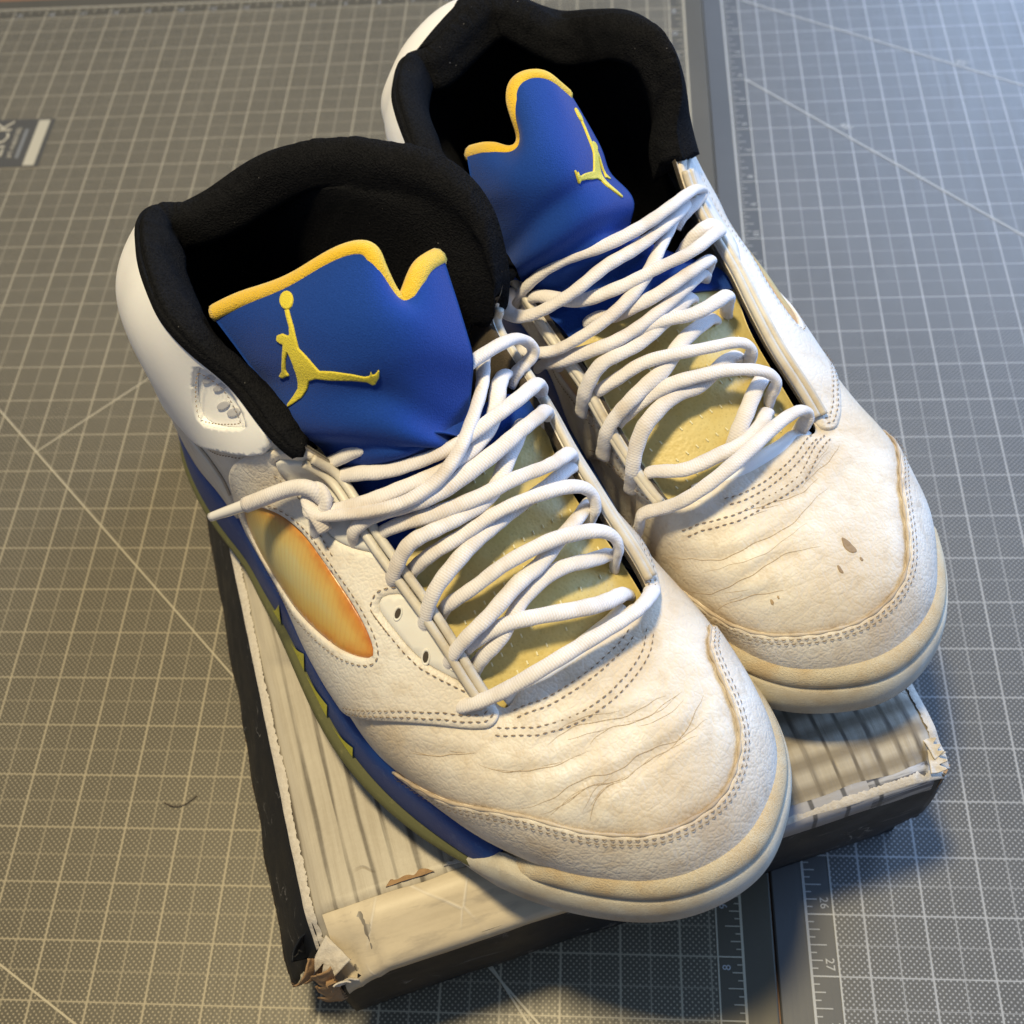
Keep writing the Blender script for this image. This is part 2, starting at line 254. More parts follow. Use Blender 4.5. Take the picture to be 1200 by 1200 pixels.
LACE_END=[(0.1635,-0.0346,0.1059),(0.1601,-0.0356,0.1095),(0.1559,-0.0378,0.1108),(0.1504,-0.0426,0.1082),(0.1453,-0.0492,0.1045),(0.1404,-0.0551,0.1005)]
LACE_TIP=[(0.1408,-0.0545,0.1008),(0.1365,-0.0599,0.0978),(0.131,-0.0661,0.0936)]
TONGUE_A={'top':[(0.0933,-0.0267,0.14),(0.1007,-0.0182,0.147),(0.1095,-0.0099,0.153),(0.1175,-0.0015,0.159),(0.1243,0.0092,0.165),(0.1314,0.0176,0.168),(0.139,0.0187,0.165),(0.1461,0.0182,0.158),(0.1486,0.0211,0.157),(0.1441,0.0316,0.158),(0.1385,0.0436,0.152)],'rows':[[(0.1111,-0.0278,0.13),(0.1333,-0.0158,0.15),(0.1513,-0.001,0.158),(0.1607,0.0155,0.154),(0.1626,0.0324,0.136)],[(0.1376,-0.0283,0.115),(0.1537,-0.0193,0.131),(0.1631,-0.007,0.138),(0.1709,0.0059,0.134),(0.1723,0.023,0.118)],[(0.1535,-0.0234,0.104),(0.1668,-0.0179,0.116),(0.1762,-0.0095,0.121),(0.18,0.0018,0.119),(0.1814,0.0166,0.108)]]}
TONGUE_B={'top':[(0.1137,0.0068,0.15),(0.1128,0.0109,0.155),(0.1116,0.0155,0.16),(0.1099,0.021,0.162),(0.1106,0.0271,0.162),(0.1152,0.032,0.16),(0.1218,0.0346,0.156),(0.1254,0.0355,0.15),(0.1268,0.0407,0.149),(0.1206,0.0461,0.148),(0.1091,0.0506,0.14)],'rows':[[(0.1338,0.0047,0.138),(0.1436,0.0228,0.154),(0.1455,0.0367,0.158),(0.1411,0.0486,0.152),(0.1231,0.0558,0.137)],[(0.1533,0.0048,0.122),(0.1598,0.0245,0.139),(0.1589,0.0399,0.142),(0.1521,0.0507,0.136),(0.1377,0.0587,0.12)],[(0.1639,-0.0007,0.11),(0.1694,0.0193,0.122),(0.1683,0.0352,0.124),(0.1627,0.0486,0.12),(0.1506,0.0588,0.106)]]}
# ------------------------------------------------------------------ table and cutting mats
def wood_mat():
    t = NT("table_wood")
    v = t.mapping((3, 40, 3)); n = t.noise(2.0, 6, 0.6, v, 1.5)
    c = t.ramp(n, [(0.3, (0.16, 0.07, 0.03)), (0.55, (0.28, 0.13, 0.06)), (0.75, (0.36, 0.19, 0.10))])
    return t.out(c, 0.42, t.bump(n, 0.1, 0.0005))
tb = MB(); tb.box((-0.05, -0.35, -0.0235), (2.4, 1.6, 0.04))
tabletop = tb.build("table", wood_mat()); tag(tabletop, kind="structure")

def mat_material(name, x0, x1, y0, y1, bx0, light_tint):
    """grey self-healing mat: dotted ground, thin half-inch lines, thick inch lines, plain ruler border"""
    t = NT(name); X, Y, Z = t.sep(t.tc())
    def near(c, period, w, aa=0.00012):
        d = t.math('PINGPONG', c, period / 2)
        return t.mr(d, w / 2 - aa, w / 2 + aa, 1.0, 0.0)
    def inside(c, a, b): return t.math('MULTIPLY', t.math('GREATER_THAN', c, a), t.math('LESS_THAN', c, b))
    ins = t.math('MULTIPLY', inside(X, x0, x1), inside(Y, y0, y1))
    wob = t.math('MULTIPLY', t.math('SUBTRACT', t.noise(3000, 1, 0.5), 0.5), 0.00012)
    Xw = t.math('ADD', X, wob); Yw = t.math('ADD', Y, wob)
    Xs = t.math('SUBTRACT', Xw, IN * bx0); Ys = t.math('SUBTRACT', Yw, 0.0)
    thick = t.math('MAXIMUM', near(Xs, IN, 0.00082), near(Ys, IN, 0.00055))
    thin = t.math('MAXIMUM', near(Xs, IN / 2, 0.00050), near(Ys, IN / 2, 0.00030))
    per = IN / 10
    def dots(ox, oy):
        a = t.math('PINGPONG', t.math('ADD', Xs, ox), per / 2); b = t.math('PINGPONG', t.math('ADD', Ys, oy), per / 2)
        d = t.math('SQRT', t.math('ADD', t.math('MULTIPLY', a, a), t.math('MULTIPLY', b, b)))
        return t.mr(d, 0.00034, 0.00050, 1.0, 0.0)
    dd = t.math('MAXIMUM', dots(per * .3, per * .25), dots(per * .8, per * .75))
    big = t.noise(9, 4, 0.6); sc = t.noise(240, 4, 0.7)
    base = t.mix(t.mr(big, 0.35, 0.65), tuple(.072 * k for k in light_tint), tuple(.085 * k for k in light_tint))
    base = t.mix(t.math('MULTIPLY', t.mr(sc, 0.55, 0.8), 0.25), base, tuple(.105 * k for k in light_tint))
    ink = tuple(.36 * k for k in light_tint)
    m = t.math('MAXIMUM', t.math('MULTIPLY', dd, 0.72), t.math('MAXIMUM', t.math('MULTIPLY', thin, 0.62), t.math('MULTIPLY', thick, 0.85)))
    wear = t.mr(t.noise(70, 5, 0.7), 0.25, 0.5, 0.72, 1.0)
    m = t.math('MULTIPLY', t.math('MULTIPLY', m, ins), wear)
    c = t.mix(m, base, ink)
    scr = t.noise(1.0, 2, 0.5, t.mapping((900, 14, 1), (0, 0, 0.6)))
    nrm = t.bump(t.noise(1400, 3, 0.6), 0.10, 0.0003)
    return t.out(c, t.mr(scr, 0.3, 0.7, 0.40, 0.52), nrm, Specular_IOR_Level=0.5)
ink_mat = simple("mat_ink", (0.42, 0.425, 0.42), 0.5)
ink_dim = simple("mat_ink_faint", (0.19, 0.19, 0.18), 0.5)
logo_ground = simple("mat_logo_ground", (0.075, 0.07, 0.06), 0.5)
def rounded_slab(x0, x1, y0, y1, z0, z1):
    b = 0.0006
    V = []; 
    for (i, z) in ((0, z0), (0, z1 - b), (b, z1)):
        V += [(x0 + i, y0 + i, z), (x1 - i, y0 + i, z), (x1 - i, y1 - i, z), (x0 + i, y1 - i, z)]
    F = [(3, 2, 1, 0), (8, 9, 10, 11)]
    for k in (0, 4):
        for i in range(4):
            j = (i + 1) % 4; F.append((k + i, k + j, k + 4 + j, k + 4 + i))
    return V, F
def text_obj(s, size, loc, rz, m, parent, name="number_print", rx=0.0):
    c = D.curves.new(name, 'FONT'); c.body = s; c.size = size; c.align_x = 'CENTER'; c.align_y = 'CENTER'; c.resolution_u = 2
    o = D.objects.new(name, c); col.objects.link(o)
    dg = bpy.context.evaluated_depsgraph_get(); me = D.meshes.new_from_object(o.evaluated_get(dg))
    D.objects.remove(o); me.name = name; me.materials.clear(); me.materials.append(m)
    o = D.objects.new(name, me); col.objects.link(o); o.location = loc; o.rotation_euler = (rx, 0, rz)
    o.parent = parent
    return o
ZI = 0.00012
def line_quad(mb, a, b, w, z=ZI):
    a = np.array(a, float); b = np.array(b, float); d = (b - a) / np.linalg.norm(b - a); n = np.array([-d[1], d[0]]) * w / 2
    mb.quad((*(a - n), z), (*(b - n), z), (*(b + n), z), (*(a + n), z))
# right mat: frame at world origin, columns on half inches from x = 0
matR = empty("cutting_mat", (0, 0, 0)); tag(matR, "grey gridded cutting mat on the right, its numbered ruler edge running beside the seam", "cutting mat", "cutting mats on the table")
V, F = rounded_slab(-1.00 * IN, 24.6 * IN, -36.6 * IN, 1.0 * IN, -0.003, 0.0)
mesh_obj("mat_sheet", V, F, mat_material("mat_right_surface", -0.0004, 24.0 * IN, -36.0 * IN, 0.0004, 0.5, (1.12, 1.14, 1.17)), matR, smooth=False)  # cool window light put into the mat colour as a bluish tint
rb = MB()
line_quad(rb, (-.455 * IN, -36 * IN), (-.455 * IN, .46 * IN), 0.0011); line_quad(rb, (0, -36 * IN), (0, .46 * IN), 0.0007, ZI + 2e-5)
line_quad(rb, (-.455 * IN, .455 * IN), (24 * IN, .455 * IN), 0.0011, ZI + 4e-5)
for k in range(0, 36 * 8):
    y = -k / 8 * IN
    L = .455 if k % 8 == 0 else (.29 if k % 4 == 0 else (.2 if k % 2 == 0 else .115))
    line_quad(rb, (-.455 * IN, y), ((-.455 + L) * IN, y), 0.00045 if k % 8 else 0.0006, ZI + 6e-5)
ink_left = simple("mat_ink_warm_light", (0.47, 0.42, 0.31), 0.5)  # left print coloured as if under the warm lamp
rb.build("ruler_print", ink_mat, matR, kind="stuff")
for n in range(1, 30):
    text_obj(str(n), 0.0052, (-0.145 * IN, (-n + .19) * IN, ZI), -math.pi / 2, ink_mat, matR)
db = MB(); line_quad(db, (0.09 * IN, -.47 * IN), (24 * IN, -14.55 * IN), 0.0011, ZI + 8e-5); line_quad(db, (0, -4.0 * IN), (24 * IN, -28.0 * IN), 0.0011, ZI + 1e-4)
db.build("angle_line", ink_mat, matR)
text_obj("60°", 0.0065, (5.75 * IN, -3.62 * IN, ZI), -0.52, ink_mat, matR); text_obj("45°", 0.0065, (2.42 * IN, -6.05 * IN, ZI), -0.78, ink_mat, matR)
# left mat
matL = empty("cutting_mat", (-0.5223176, -0.0434357, 0), -0.001041)
tag(matL, "grey gridded cutting mat on the left, with a printed maker logo near its far left", "cutting mat", "cutting mats on the table")
V, F = rounded_slab(-6.0 * IN, 19.555 * IN, -34.6 * IN, 2.62 * IN, -0.003, 0.0)
mesh_obj("mat_sheet", V, F, mat_material("mat_left_surface", -5.0 * IN, 18.62 * IN, -34.0 * IN, 1.65 * IN, 0.0, (1.17, 1.02, .72)), matL, smooth=False)  # same grey mat; warm lamp light put into its colour as an olive tint
lb_ = MB()
line_quad(lb_, (19.035 * IN, -34 * IN), (19.035 * IN, 2.13 * IN), 0.0011); line_quad(lb_, (18.62 * IN, -34 * IN), (18.62 * IN, 2.13 * IN), 0.0007, ZI + 2e-5)
line_quad(lb_, (-5.4 * IN, 2.13 * IN), (19.03 * IN, 2.13 * IN), 0.0011, ZI + 4e-5); line_quad(lb_, (-5.4 * IN, 1.65 * IN), (19.03 * IN, 1.65 * IN), 0.0007, ZI + 6e-5)
for k in range(-34 * 8, 14):
    y = k / 8 * IN; L = .415 if k % 8 == 0 else (.27 if k % 4 == 0 else (.19 if k % 2 == 0 else .105))
    line_quad(lb_, (19.035 * IN, y), ((19.035 - L) * IN, y), 0.00045 if k % 8 else 0.0006, ZI + 8e-5)
for k in range(-5 * 8, 18 * 8 + 5):
    x = k / 8 * IN; L = .48 if k % 8 == 0 else (.30 if k % 4 == 0 else (.2 if k % 2 == 0 else .115))
    line_quad(lb_, (x, 2.13 * IN), (x, (2.13 - L) * IN), 0.00045 if k % 8 else 0.0006, ZI + 8e-5)
lb_.build("ruler_print", ink_left, matL, kind="stuff")
for n in range(4, 35):
    text_obj(str(n), 0.0050, (18.76 * IN, (n - 33 - .17) * IN, ZI), math.pi / 2, ink_mat, matL)
for n in range(-4, 18):
    text_obj(str(18 - n), 0.0050, ((n + .17) * IN, 1.80 * IN, ZI), 0, ink_mat, matL)
dl = MB()
line_quad(dl, (-1.0 * IN, -9.42 * IN), (18.62 * IN, -29.1 * IN), 0.0009, ZI + 1e-4); line_quad(dl, (4.05 * IN, -14.47 * IN), (16.0 * IN, -2.9 * IN), 0.0008, ZI + 1.2e-4)
line_quad(dl, (4.0 * IN, -24.08 * IN), (16 * IN, -31.1 * IN), 0.0009, ZI + 1.4e-4); line_quad(dl, (14.55 * IN, -24.85 * IN), (18.6 * IN, -30.4 * IN), 0.0009, ZI + 1.6e-4)
dl.build("angle_line", ink_left, matL)
lg = MB(); x0, x1, y0, y1 = -2.0 * IN, 1.55 * IN, -4.98 * IN, -3.0 * IN
lg.quad((x0, y0, ZI + 2e-4), (x1, y0, ZI + 2e-4), (x1, y1, ZI + 2e-4), (x0, y1, ZI + 2e-4)); lg.build("logo_ground", logo_ground, matL)
lg = MB(); lg.quad((1.10 * IN, -4.92 * IN, ZI + 3e-4), (1.42 * IN, -4.92 * IN, ZI + 3e-4), (1.42 * IN, -3.06 * IN, ZI + 3e-4), (1.10 * IN, -3.06 * IN, ZI + 3e-4))
lg.build("logo_bar", ink_left, matL)
text_obj("BLICK", 0.0185, (0.175 * IN, -4.02 * IN, ZI + 3e-4), math.pi / 2, ink_left, matL, "logo_print")
text_obj("art materials", 0.0062, (0.605 * IN, -3.98 * IN, ZI + 3e-4), math.pi / 2, ink_left, matL, "logo_print")

lg = MB(); lg.quad((.80 * IN, -4.62 * IN, ZI + 3e-4), (.90 * IN, -4.62 * IN, ZI + 3e-4), (.90 * IN, -3.42 * IN, ZI + 3e-4), (.80 * IN, -3.42 * IN, ZI + 3e-4)); lg.build("logo_bar", ink_dim, matL)
# a stray hair on the left mat
def tube(P, r, nseg=8, closed=False, flat=1.0, upv=(0, 0, 1), cap=True):
    P = np.asarray(P, float); n = len(P); T = np.gradient(P, axis=0); T /= np.linalg.norm(T, axis=1)[:, None] + 1e-12
    r = np.broadcast_to(np.asarray(r, float), (n,)); V = []; U = []
    L = np.concatenate([[0], np.cumsum(np.linalg.norm(np.diff(P, axis=0), axis=1))])
    up = np.array(upv, float); s = np.cross(T[0], up); s /= np.linalg.norm(s) + 1e-9
    for i in range(n):
        s = s - T[i] * (s @ T[i]); s /= np.linalg.norm(s) + 1e-12; b = np.cross(s, T[i])
        for k in range(nseg):
            a = 2 * math.pi * k / nseg; V.append(P[i] + r[i] * (math.cos(a) * s + math.sin(a) * b * flat)); U.append((L[i], k / nseg))
    F = []
    for i in range(n - 1):
        for k in range(nseg):
            k2 = (k + 1) % nseg; F.append((i * nseg + k, i * nseg + k2, (i + 1) * nseg + k2, (i + 1) * nseg + k))
    if cap: F.append(tuple(range(nseg))[::-1]); F.append(tuple((n - 1) * nseg + k for k in range(nseg)))
    return V, F, U
def cr_path(P, step=0.0012):
    P = np.asarray(P, float); n = len(P)
    x = np.linspace(0, n - 1, max(8, int(np.linalg.norm(np.diff(P, axis=0), axis=1).sum() / step)))
    return cubic(P, x)
V, F, U = tube(cr_path([(-.3035, -.6155, .0006), (-.299, -.6175, .0012), (-.2935, -.6165, .0008), (-.2885, -.612, .0005)]), 0.00022, 5)
hair = mesh_obj("stray_hair", V, F, simple("hair_brown", (0.05, 0.03, 0.02), 0.5)); tag(hair, "tiny dark curved hair lying on the left cutting mat beside the box", "hair")

# ------------------------------------------------------------------ shoe box
HB = 0.0875; BW, BL = 0.246, 0.352
ang = math.atan2(-.6255 + .706, .0316 + .1975)
box = empty("shoe_box", (-.1985, -.7065, 0), ang)
tag(box, "battered black shoe box with cream streaked lid and torn corner, under the sneakers", "shoe box")
def cardboard_black():
    t = NT("black_cardboard")
    n = t.noise(45, 5, 0.6); nv = t.node('ShaderNodeTexNoise'); t.inp(nv, 'Vector', t.tc()); nv.inputs['Scale'].default_value = 60; nv.inputs['Detail'].default_value = 4; va = t.node('ShaderNodeVectorMath', operation='MULTIPLY_ADD'); t.inp(va, 0, nv.outputs['Color']); va.inputs[1].default_value = (.035, .035, .035); t.inp(va, 2, t.tc()); e = t.voro(42, 'DISTANCE_TO_EDGE', vec=t.mapping((1, 1, 1), (0.3, 0.5, 0.2), va.outputs[0])); msk = t.mr(t.noise(30, 3, 0.6), 0.52, 0.66)
    ln = t.math('MULTIPLY', t.mr(e, 0.0, 0.022, 1.0, 0.0), t.math('MULTIPLY', msk, t.mr(t.noise(260, 3, 0.7), .35, .6)))
    sc = t.noise(1.0, 3, .6, t.mapping((30, 260, 260), (0, .5, .35))); sl = t.math('MULTIPLY', t.mr(sc, .66, .74), .35)
    c = t.mix(n, (0.0055, 0.0070, 0.0110), (0.010, 0.0120, 0.0165)); c = t.mix(t.math('MULTIPLY', ln, 0.75), c, (0.6, 0.58, 0.55)); c = t.mix(sl, c, (.3, .29, .28))
    return t.out(c, t.mr(n, 0.3, 0.7, 0.42, 0.6), t.bump(t.math('ADD', n, ln), 0.25, 0.0008), Specular_IOR_Level=0.3)
def lid_print():
    t = NT("lid_print"); X, Y, Z = t.sep(t.tc())
    warp = t.noise(9, 3, .5, t.mapping((1, .35, 1)))
    wx = t.math('ADD', X, t.math('MULTIPLY', t.math('SUBTRACT', warp, .5), 0.018))
    per = 0.0086; d = t.math('PINGPONG', wx, per / 2)
    wid = t.mr(t.noise(1.0, 3, .6, t.mapping((120, 12, 1))), .3, .7, .0003, .0024)
    x = t.node("ShaderNodeMapRange"); t.inp(x, 0, d); t.inp(x, 1, t.math('MULTIPLY', wid, .35)); t.inp(x, 2, wid); x.inputs[3].default_value = 1.; x.inputs[4].default_value = 0.
    mod = t.noise(1.0, 4, .62, t.mapping((130, 13, 1)))
    st = t.math('MULTIPLY', x.outputs[0], t.mr(mod, .30, .52))
    brush = t.noise(1.0, 5, .7, t.mapping((420, 16, 1))); brush2 = t.noise(1.0, 4, .6, t.mapping((160, 10, 1), (0, 0, .03)))
    cr = t.mix(t.noise(14, 5, .65), (0.36, 0.32, 0.26), (0.51, 0.465, 0.385)); cr = t.mix(t.mr(brush, .42, .72, 0, .55), cr, (0.27, 0.225, 0.165)); cr = t.mix(t.mr(brush2, .60, .72, 0, .55), cr, (0.66, 0.62, 0.54))
    c = t.mix(t.math('MULTIPLY', st, .86), cr, (0.085, 0.070, 0.055))
    yb = t.math('MULTIPLY', t.math('MULTIPLY', t.mr(X, .150, .175), t.mr(t.math('PINGPONG', t.math('ADD', Y, t.math('MULTIPLY', warp, .006)), .0050), .001, .0038, .75, 0.)), t.mr(Y, .045, .06, 1., 0.))
    c = t.mix(yb, c, (.17, .14, .10))
    nv = t.node('ShaderNodeTexNoise'); t.inp(nv, 'Vector', t.tc()); nv.inputs['Scale'].default_value = 45; va = t.node('ShaderNodeVectorMath', operation='MULTIPLY_ADD'); t.inp(va, 0, nv.outputs['Color']); va.inputs[1].default_value = (.03, .03, .03); t.inp(va, 2, t.tc())
    e = t.voro(26, 'DISTANCE_TO_EDGE', vec=t.mapping((1, .6, 1), (0, 0, .4), va.outputs[0])); ck = t.math('MULTIPLY', t.mr(e, 0, .014, 1, 0), t.mr(t.noise(26, 3, .6), .50, .60))
    c = t.mix(t.math('MULTIPLY', ck, .55), c, (0.17, 0.115, 0.07))
    h = t.math('SUBTRACT', t.math('ADD', t.noise(60, 5, .6), t.math('MULTIPLY', brush, .3)), t.math('MULTIPLY', ck, 1.0))
    return t.out(c, t.mr(t.noise(25, 3, .5), .3, .7, .42, .6), t.bump(h, .45, .0014), Specular_IOR_Level=.35, Coat_Weight=.08, Coat_Roughness=.3)
def raw_board():
    t = NT("raw_cardboard"); n = t.noise(300, 5, .7)
    c = t.mix(n, (0.22, 0.12, 0.055), (0.46, 0.30, 0.16)); return t.out(c, .9, t.bump(n, .7, .001))
BLK, LIDP, RAW = cardboard_black(), lid_print(), raw_board()
def paper_white():
    t = NT("torn_paper"); n = t.noise(500, 4, .7); c = t.mix(n, (.42, .36, .29), (.74, .70, .64)); return t.out(c, .9, t.bump(n, .6, .0008))
PAPER = paper_white()
from mathutils import noise as mn
def dense(pts, n=700):
    P = np.array(pts); x = np.linspace(0, len(P) - 1, n); i = np.clip(x.astype(int), 0, len(P) - 2); f = (x - i)[:, None]; return P[i] * (1 - f) + P[i + 1] * f
def nz(x, y, z, s): return mn.noise(Vector((x * s, y * s, z * s)))
# base (under the lid, a little smaller)
b = MB(); wl = .004
for c, sz in (((BW / 2, .0045, .0335), (BW - .006, .003, .0668)), ((BW / 2, BL - .0045, .0335), (BW - .006, .003, .0668)), ((.0045, BL / 2, .0335), (.003, BL - .0125, .0668)), ((BW - .0045, BL / 2, .0335), (.003, BL - .0125, .0668)), ((BW / 2, BL / 2, .0015), (BW - .0125, BL - .0125, .002))): b.box(c, sz)
base = b.build("base", BLK, box)
prt = simple("box_print", (0.45, 0.45, 0.46), .6)
text_obj("141", 0.0075, (.062, .00285, .011), 0, prt, base, "number_print", math.pi / 2)
# lid top: dented panel with a folded band along its front edge
nx, ny = 90, 120
xs = np.linspace(.0, BW, nx); ys = np.concatenate([np.linspace(0, .021, 12)[:-1], np.linspace(.021, BL, ny - 11)])
V = []
for i, x in enumerate(xs):
    for j, y in enumerate(ys):
        z = HB - .0006 + .0006 * nz(x, y, 0, 30)
        if y < .021:
            f = 1 - y / .021; lft = max(0., min(1., (.16 - x) / .06)); z -= (.0035 + .0055 * lft) * f ** 1.0 - .0005 * nz(x, y, 2, 60)
        ex = min(x, BW - x) 
        if ex < .006: z -= .0016 * (1 - ex / .006) ** 2
        yy = y + (.0012 * nz(x, 0, 5, 40) if j == 0 else 0)
        # crushed front-left corner
        dc = math.hypot(x, y)
        if dc < .022: z -= .014 * (1 - dc / .022) + .002 * nz(x, y, 1, 200)
        dr = math.hypot(BW - x, y)
        if dr < .014: z -= .004 * (1 - dr / .014) + .0012 * nz(x, y, 3, 250)
        V.append((x, yy, z))
ntop = len(V); F = grid_faces(nx, len(ys)); 
lid = mesh_obj("lid", V, F, LIDP, box)
def skirt(edge_pts, zlow, m, name, thick=.0022, inward=(0, 0), ragged=0.0, nz_=10):
    P = np.array(edge_pts, float); n = len(P); Vv = []
    for i, q in enumerate(P):
        for k in range(nz_ + 1):
            f = k / nz_; zl = zlow(i / (n - 1)) if callable(zlow) else zlow; z = q[2] * (1 - f) + zl * f
            bul = .0012 * nz(q[0], q[1], z, 45) * math.sin(math.pi * f)
            Vv.append((q[0] - inward[0] * (bul + .0006 * math.sin(math.pi * f)), q[1] - inward[1] * (bul + .0006 * math.sin(math.pi * f)), z))
    Ff = grid_faces(n, nz_ + 1, flip=True)
    o = mesh_obj(name, Vv, Ff, m, lid)
    md = o.modifiers.new("thickness", 'SOLIDIFY'); md.thickness = thick; md.offset = 0
    return o
my = len(ys)
E4 = lambda idx: [V[k] for k in idx]
front = E4([i * my for i in range(nx)]); back = E4([i * my + my - 1 for i in range(nx)]); left = E4(list(range(my))); right = E4([(nx - 1) * my + j for j in range(my)])
def low_front(f):
    x = f * BW
    return .022 + (-.010 if x > .205 else 0) * 0 + .004 * math.sin(x * 40) * .3 + (.014 * max(0, (x - .225) / .021)) 
skirt([(p[0], p[1] - .0012, p[2] - .0004) for p in front], low_front, BLK, "lid_side", inward=(0, 1))
skirt([(p[0], p[1] + .0012, p[2] - .0004) for p in back], .022, BLK, "lid_side", inward=(0, -1))
# the left side has come loose at the corner and splays outwards
def splay():
    Vv = []; P = [q for q in dense(left, 150) if q[1] > .010]; K = 9
    for i, q in enumerate(P):
        f0 = i / (len(P) - 1); out = .0195 - .006 * f0 + .0010 * nz(q[1], 0, 3, 40)
        for k in range(K + 1):
            f = k / K; rag = (.0016 * nz(q[0], f, 4, 300) * (i == 0))
            Vv.append((-.0004 - out * f ** .9 - .0007 * nz(q[1], f, 1, 55) * f, q[1] + rag * 3 + (.004 * f if i == 0 else 0), q[2] - .0002 - (.0415 - .004 * f0) * f ** 1.1))
    o = mesh_obj("lid_side", Vv, grid_faces(len(P), K + 1, flip=True), BLK, lid); md = o.modifiers.new("thickness", 'SOLIDIFY'); md.thickness = .0022; md.offset = 0
    E_ = np.array([Vv[i * (K + 1) + K] for i in range(len(P))]); E_ = dense(E_, 500)
    Ve = []
    for i, q in enumerate(E_):
        j_ = .0006 * nz(q[1], 1, 2, 500); Ve += [(q[0] + .0010, q[1], q[2] + .0012), (q[0] - .0011 + j_, q[1], q[2] + .0003 + j_), (q[0] - .0003 + j_, q[1], q[2] - .0009)]
    mesh_obj("cut_edge", Ve, grid_faces(len(E_), 3), RAW, lid)
splay()
skirt([(p[0] + .0012, p[1], p[2] - .0004) for p in right], .022, BLK, "lid_side", inward=(-1, 0))
# worn white paper along the lid edges
def worn(pts, w0, name="worn_edge", axis=(1, 0), nrmz=.0009):
    P = np.array(pts); Vv = []; 
    for i, q in enumerate(P):
        a = max(.12, .45 + .5 * nz(q[0], q[1], 7, 45) + .5 * nz(q[0], q[1], 9, 420) + .35 * nz(q[0], q[1], 4, 1100)) * w0; b2 = max(.1, .45 + .9 * nz(q[0], q[1], 17, 90)) * w0
        Vv += [(q[0] + axis[0] * a, q[1] + axis[1] * a, q[2] + nrmz), (q[0] - axis[0] * .0026, q[1] - axis[1] * .0026, q[2] + nrmz * .6), (q[0] - axis[0] * .0029, q[1] - axis[1] * .0029, q[2] - b2)]
    return mesh_obj(name, Vv, grid_faces(len(P), 3), PAPER, lid)
worn(dense(left)[34:], .0016); worn(dense(front)[int(700 * .62):], .0022, axis=(0, 1)); worn(dense(right)[:190], .0013, axis=(-1, 0))
# the tape band along the front edge
def tape_mat():
    t = NT("tape_band"); X, Y, Z = t.sep(t.tc()); n = t.noise(40, 5, .6); n2 = t.noise(1, 4, .6, t.mapping((25, 300, 300)))
    c = t.mix(n, (.50, .42, .30), (.64, .56, .43)); c = t.mix(t.mr(n2, .5, .8, 0, .35), c, (.34, .28, .2))
    tick = t.math('MULTIPLY', t.mr(t.math('PINGPONG', X, .0068), .0006, .0012, 1., 0.), t.math('MULTIPLY', t.math('GREATER_THAN', X, .165), t.math('LESS_THAN', X, .225)))
    c = t.mix(t.math('MULTIPLY', t.math('GREATER_THAN', X, .158), .85), c, (.30, .31, .36)); c = t.mix(t.math('GREATER_THAN', X, .214), c, t.mix(t.mr(n2, .5, .62), (.10, .10, .115), (.42, .42, .44))); c = t.mix(t.math('MULTIPLY', tick, .85), c, (.05, .05, .055))
    wl_ = t.voro(34, 'DISTANCE_TO_EDGE', vec=t.mapping((1, .5, 1), (0, 0, .7))); wk = t.math('MULTIPLY', t.mr(wl_, 0, .02, 1, 0), t.mr(t.noise(30, 3, .6), .48, .6)); c = t.mix(t.math('MULTIPLY', wk, .6), c, (.72, .68, .62)); gk = t.mr(t.noise(1, 4, .65, t.mapping((40, 160, 160))), .55, .7, 0, .5); c = t.mix(gk, c, (.30, .26, .21))
    return t.out(c, .5, t.bump(t.math('ADD', t.noise(90, 4, .6), t.math('MULTIPLY', wk, .6)), .4, .001), Coat_Weight=.08, Coat_Roughness=.3, Specular_IOR_Level=.3)
TAPE = tape_mat()
Vt = []; xsT = np.linspace(.0035, BW - .006, 120)
for x in xsT:
    k = int(round(x / BW * (nx - 1))); zf = V[k * my][2]; lft = max(0., min(1., (.16 - x) / .06)); wig = .0012 * nz(x, 0, 3, 60)
    y1 = .0195 * lft + .0035 * (1 - lft)
    zz = lambda y: zf + (HB - .0006 - zf) * min(1, y / .021)
    drop = .006 * lft + .010 * (1 - lft)
    for (y, z) in ((y1 + wig, zz(y1) + .0004), (y1 - .0004 + wig, zz(y1) + .0008), (y1 * .5, zz(y1 * .5) + .0008), (.0006, zf + .0009), (-.0022, zf + .0003), (-.0036, zf - .002), (-.0041, zf - drop + wig), (-.0036, zf - drop + wig)): Vt.append((x, y, z))
mesh_obj("tape_band", Vt, grid_faces(len(xsT), 8), TAPE, lid)
# torn corrugated board at the crushed corners
def crumple(name, c, size, m, seed, n=9):
    r = np.random.default_rng(seed); mb = MB()
    for k in range(n):
        o = np.array(c) + r.normal(size=3) * np.array(size) * .42
        a = r.normal(size=3); a /= np.linalg.norm(a); bdir = np.cross(a, r.normal(size=3)); bdir /= np.linalg.norm(bdir)
        L, W = size[0] * r.uniform(.35, .8), size[0] * r.uniform(.18, .5); nu, nv = 7, 5; Vv = []
        cN = np.cross(a, bdir)
        for i in range(nu):
            for j in range(nv):
                u, v = (i / (nu - 1) - .5), (j / (nv - 1) - .5); rag = 1 + .35 * r.normal() * (i in (0, nu - 1) or j in (0, nv - 1))
                q = o + a * L * u * rag + bdir * W * v * rag + cN * (.18 * size[0] * math.sin(u * 5 + k) + .06 * size[0] * r.normal())
                q[2] = max(q[2], .002); Vv.append(q)
        mb.add(Vv, grid_faces(nu, nv))
    o = mb.build(name, m, lid, smooth=False); md = o.modifiers.new("thickness", 'SOLIDIFY'); md.thickness = .0007
    return o
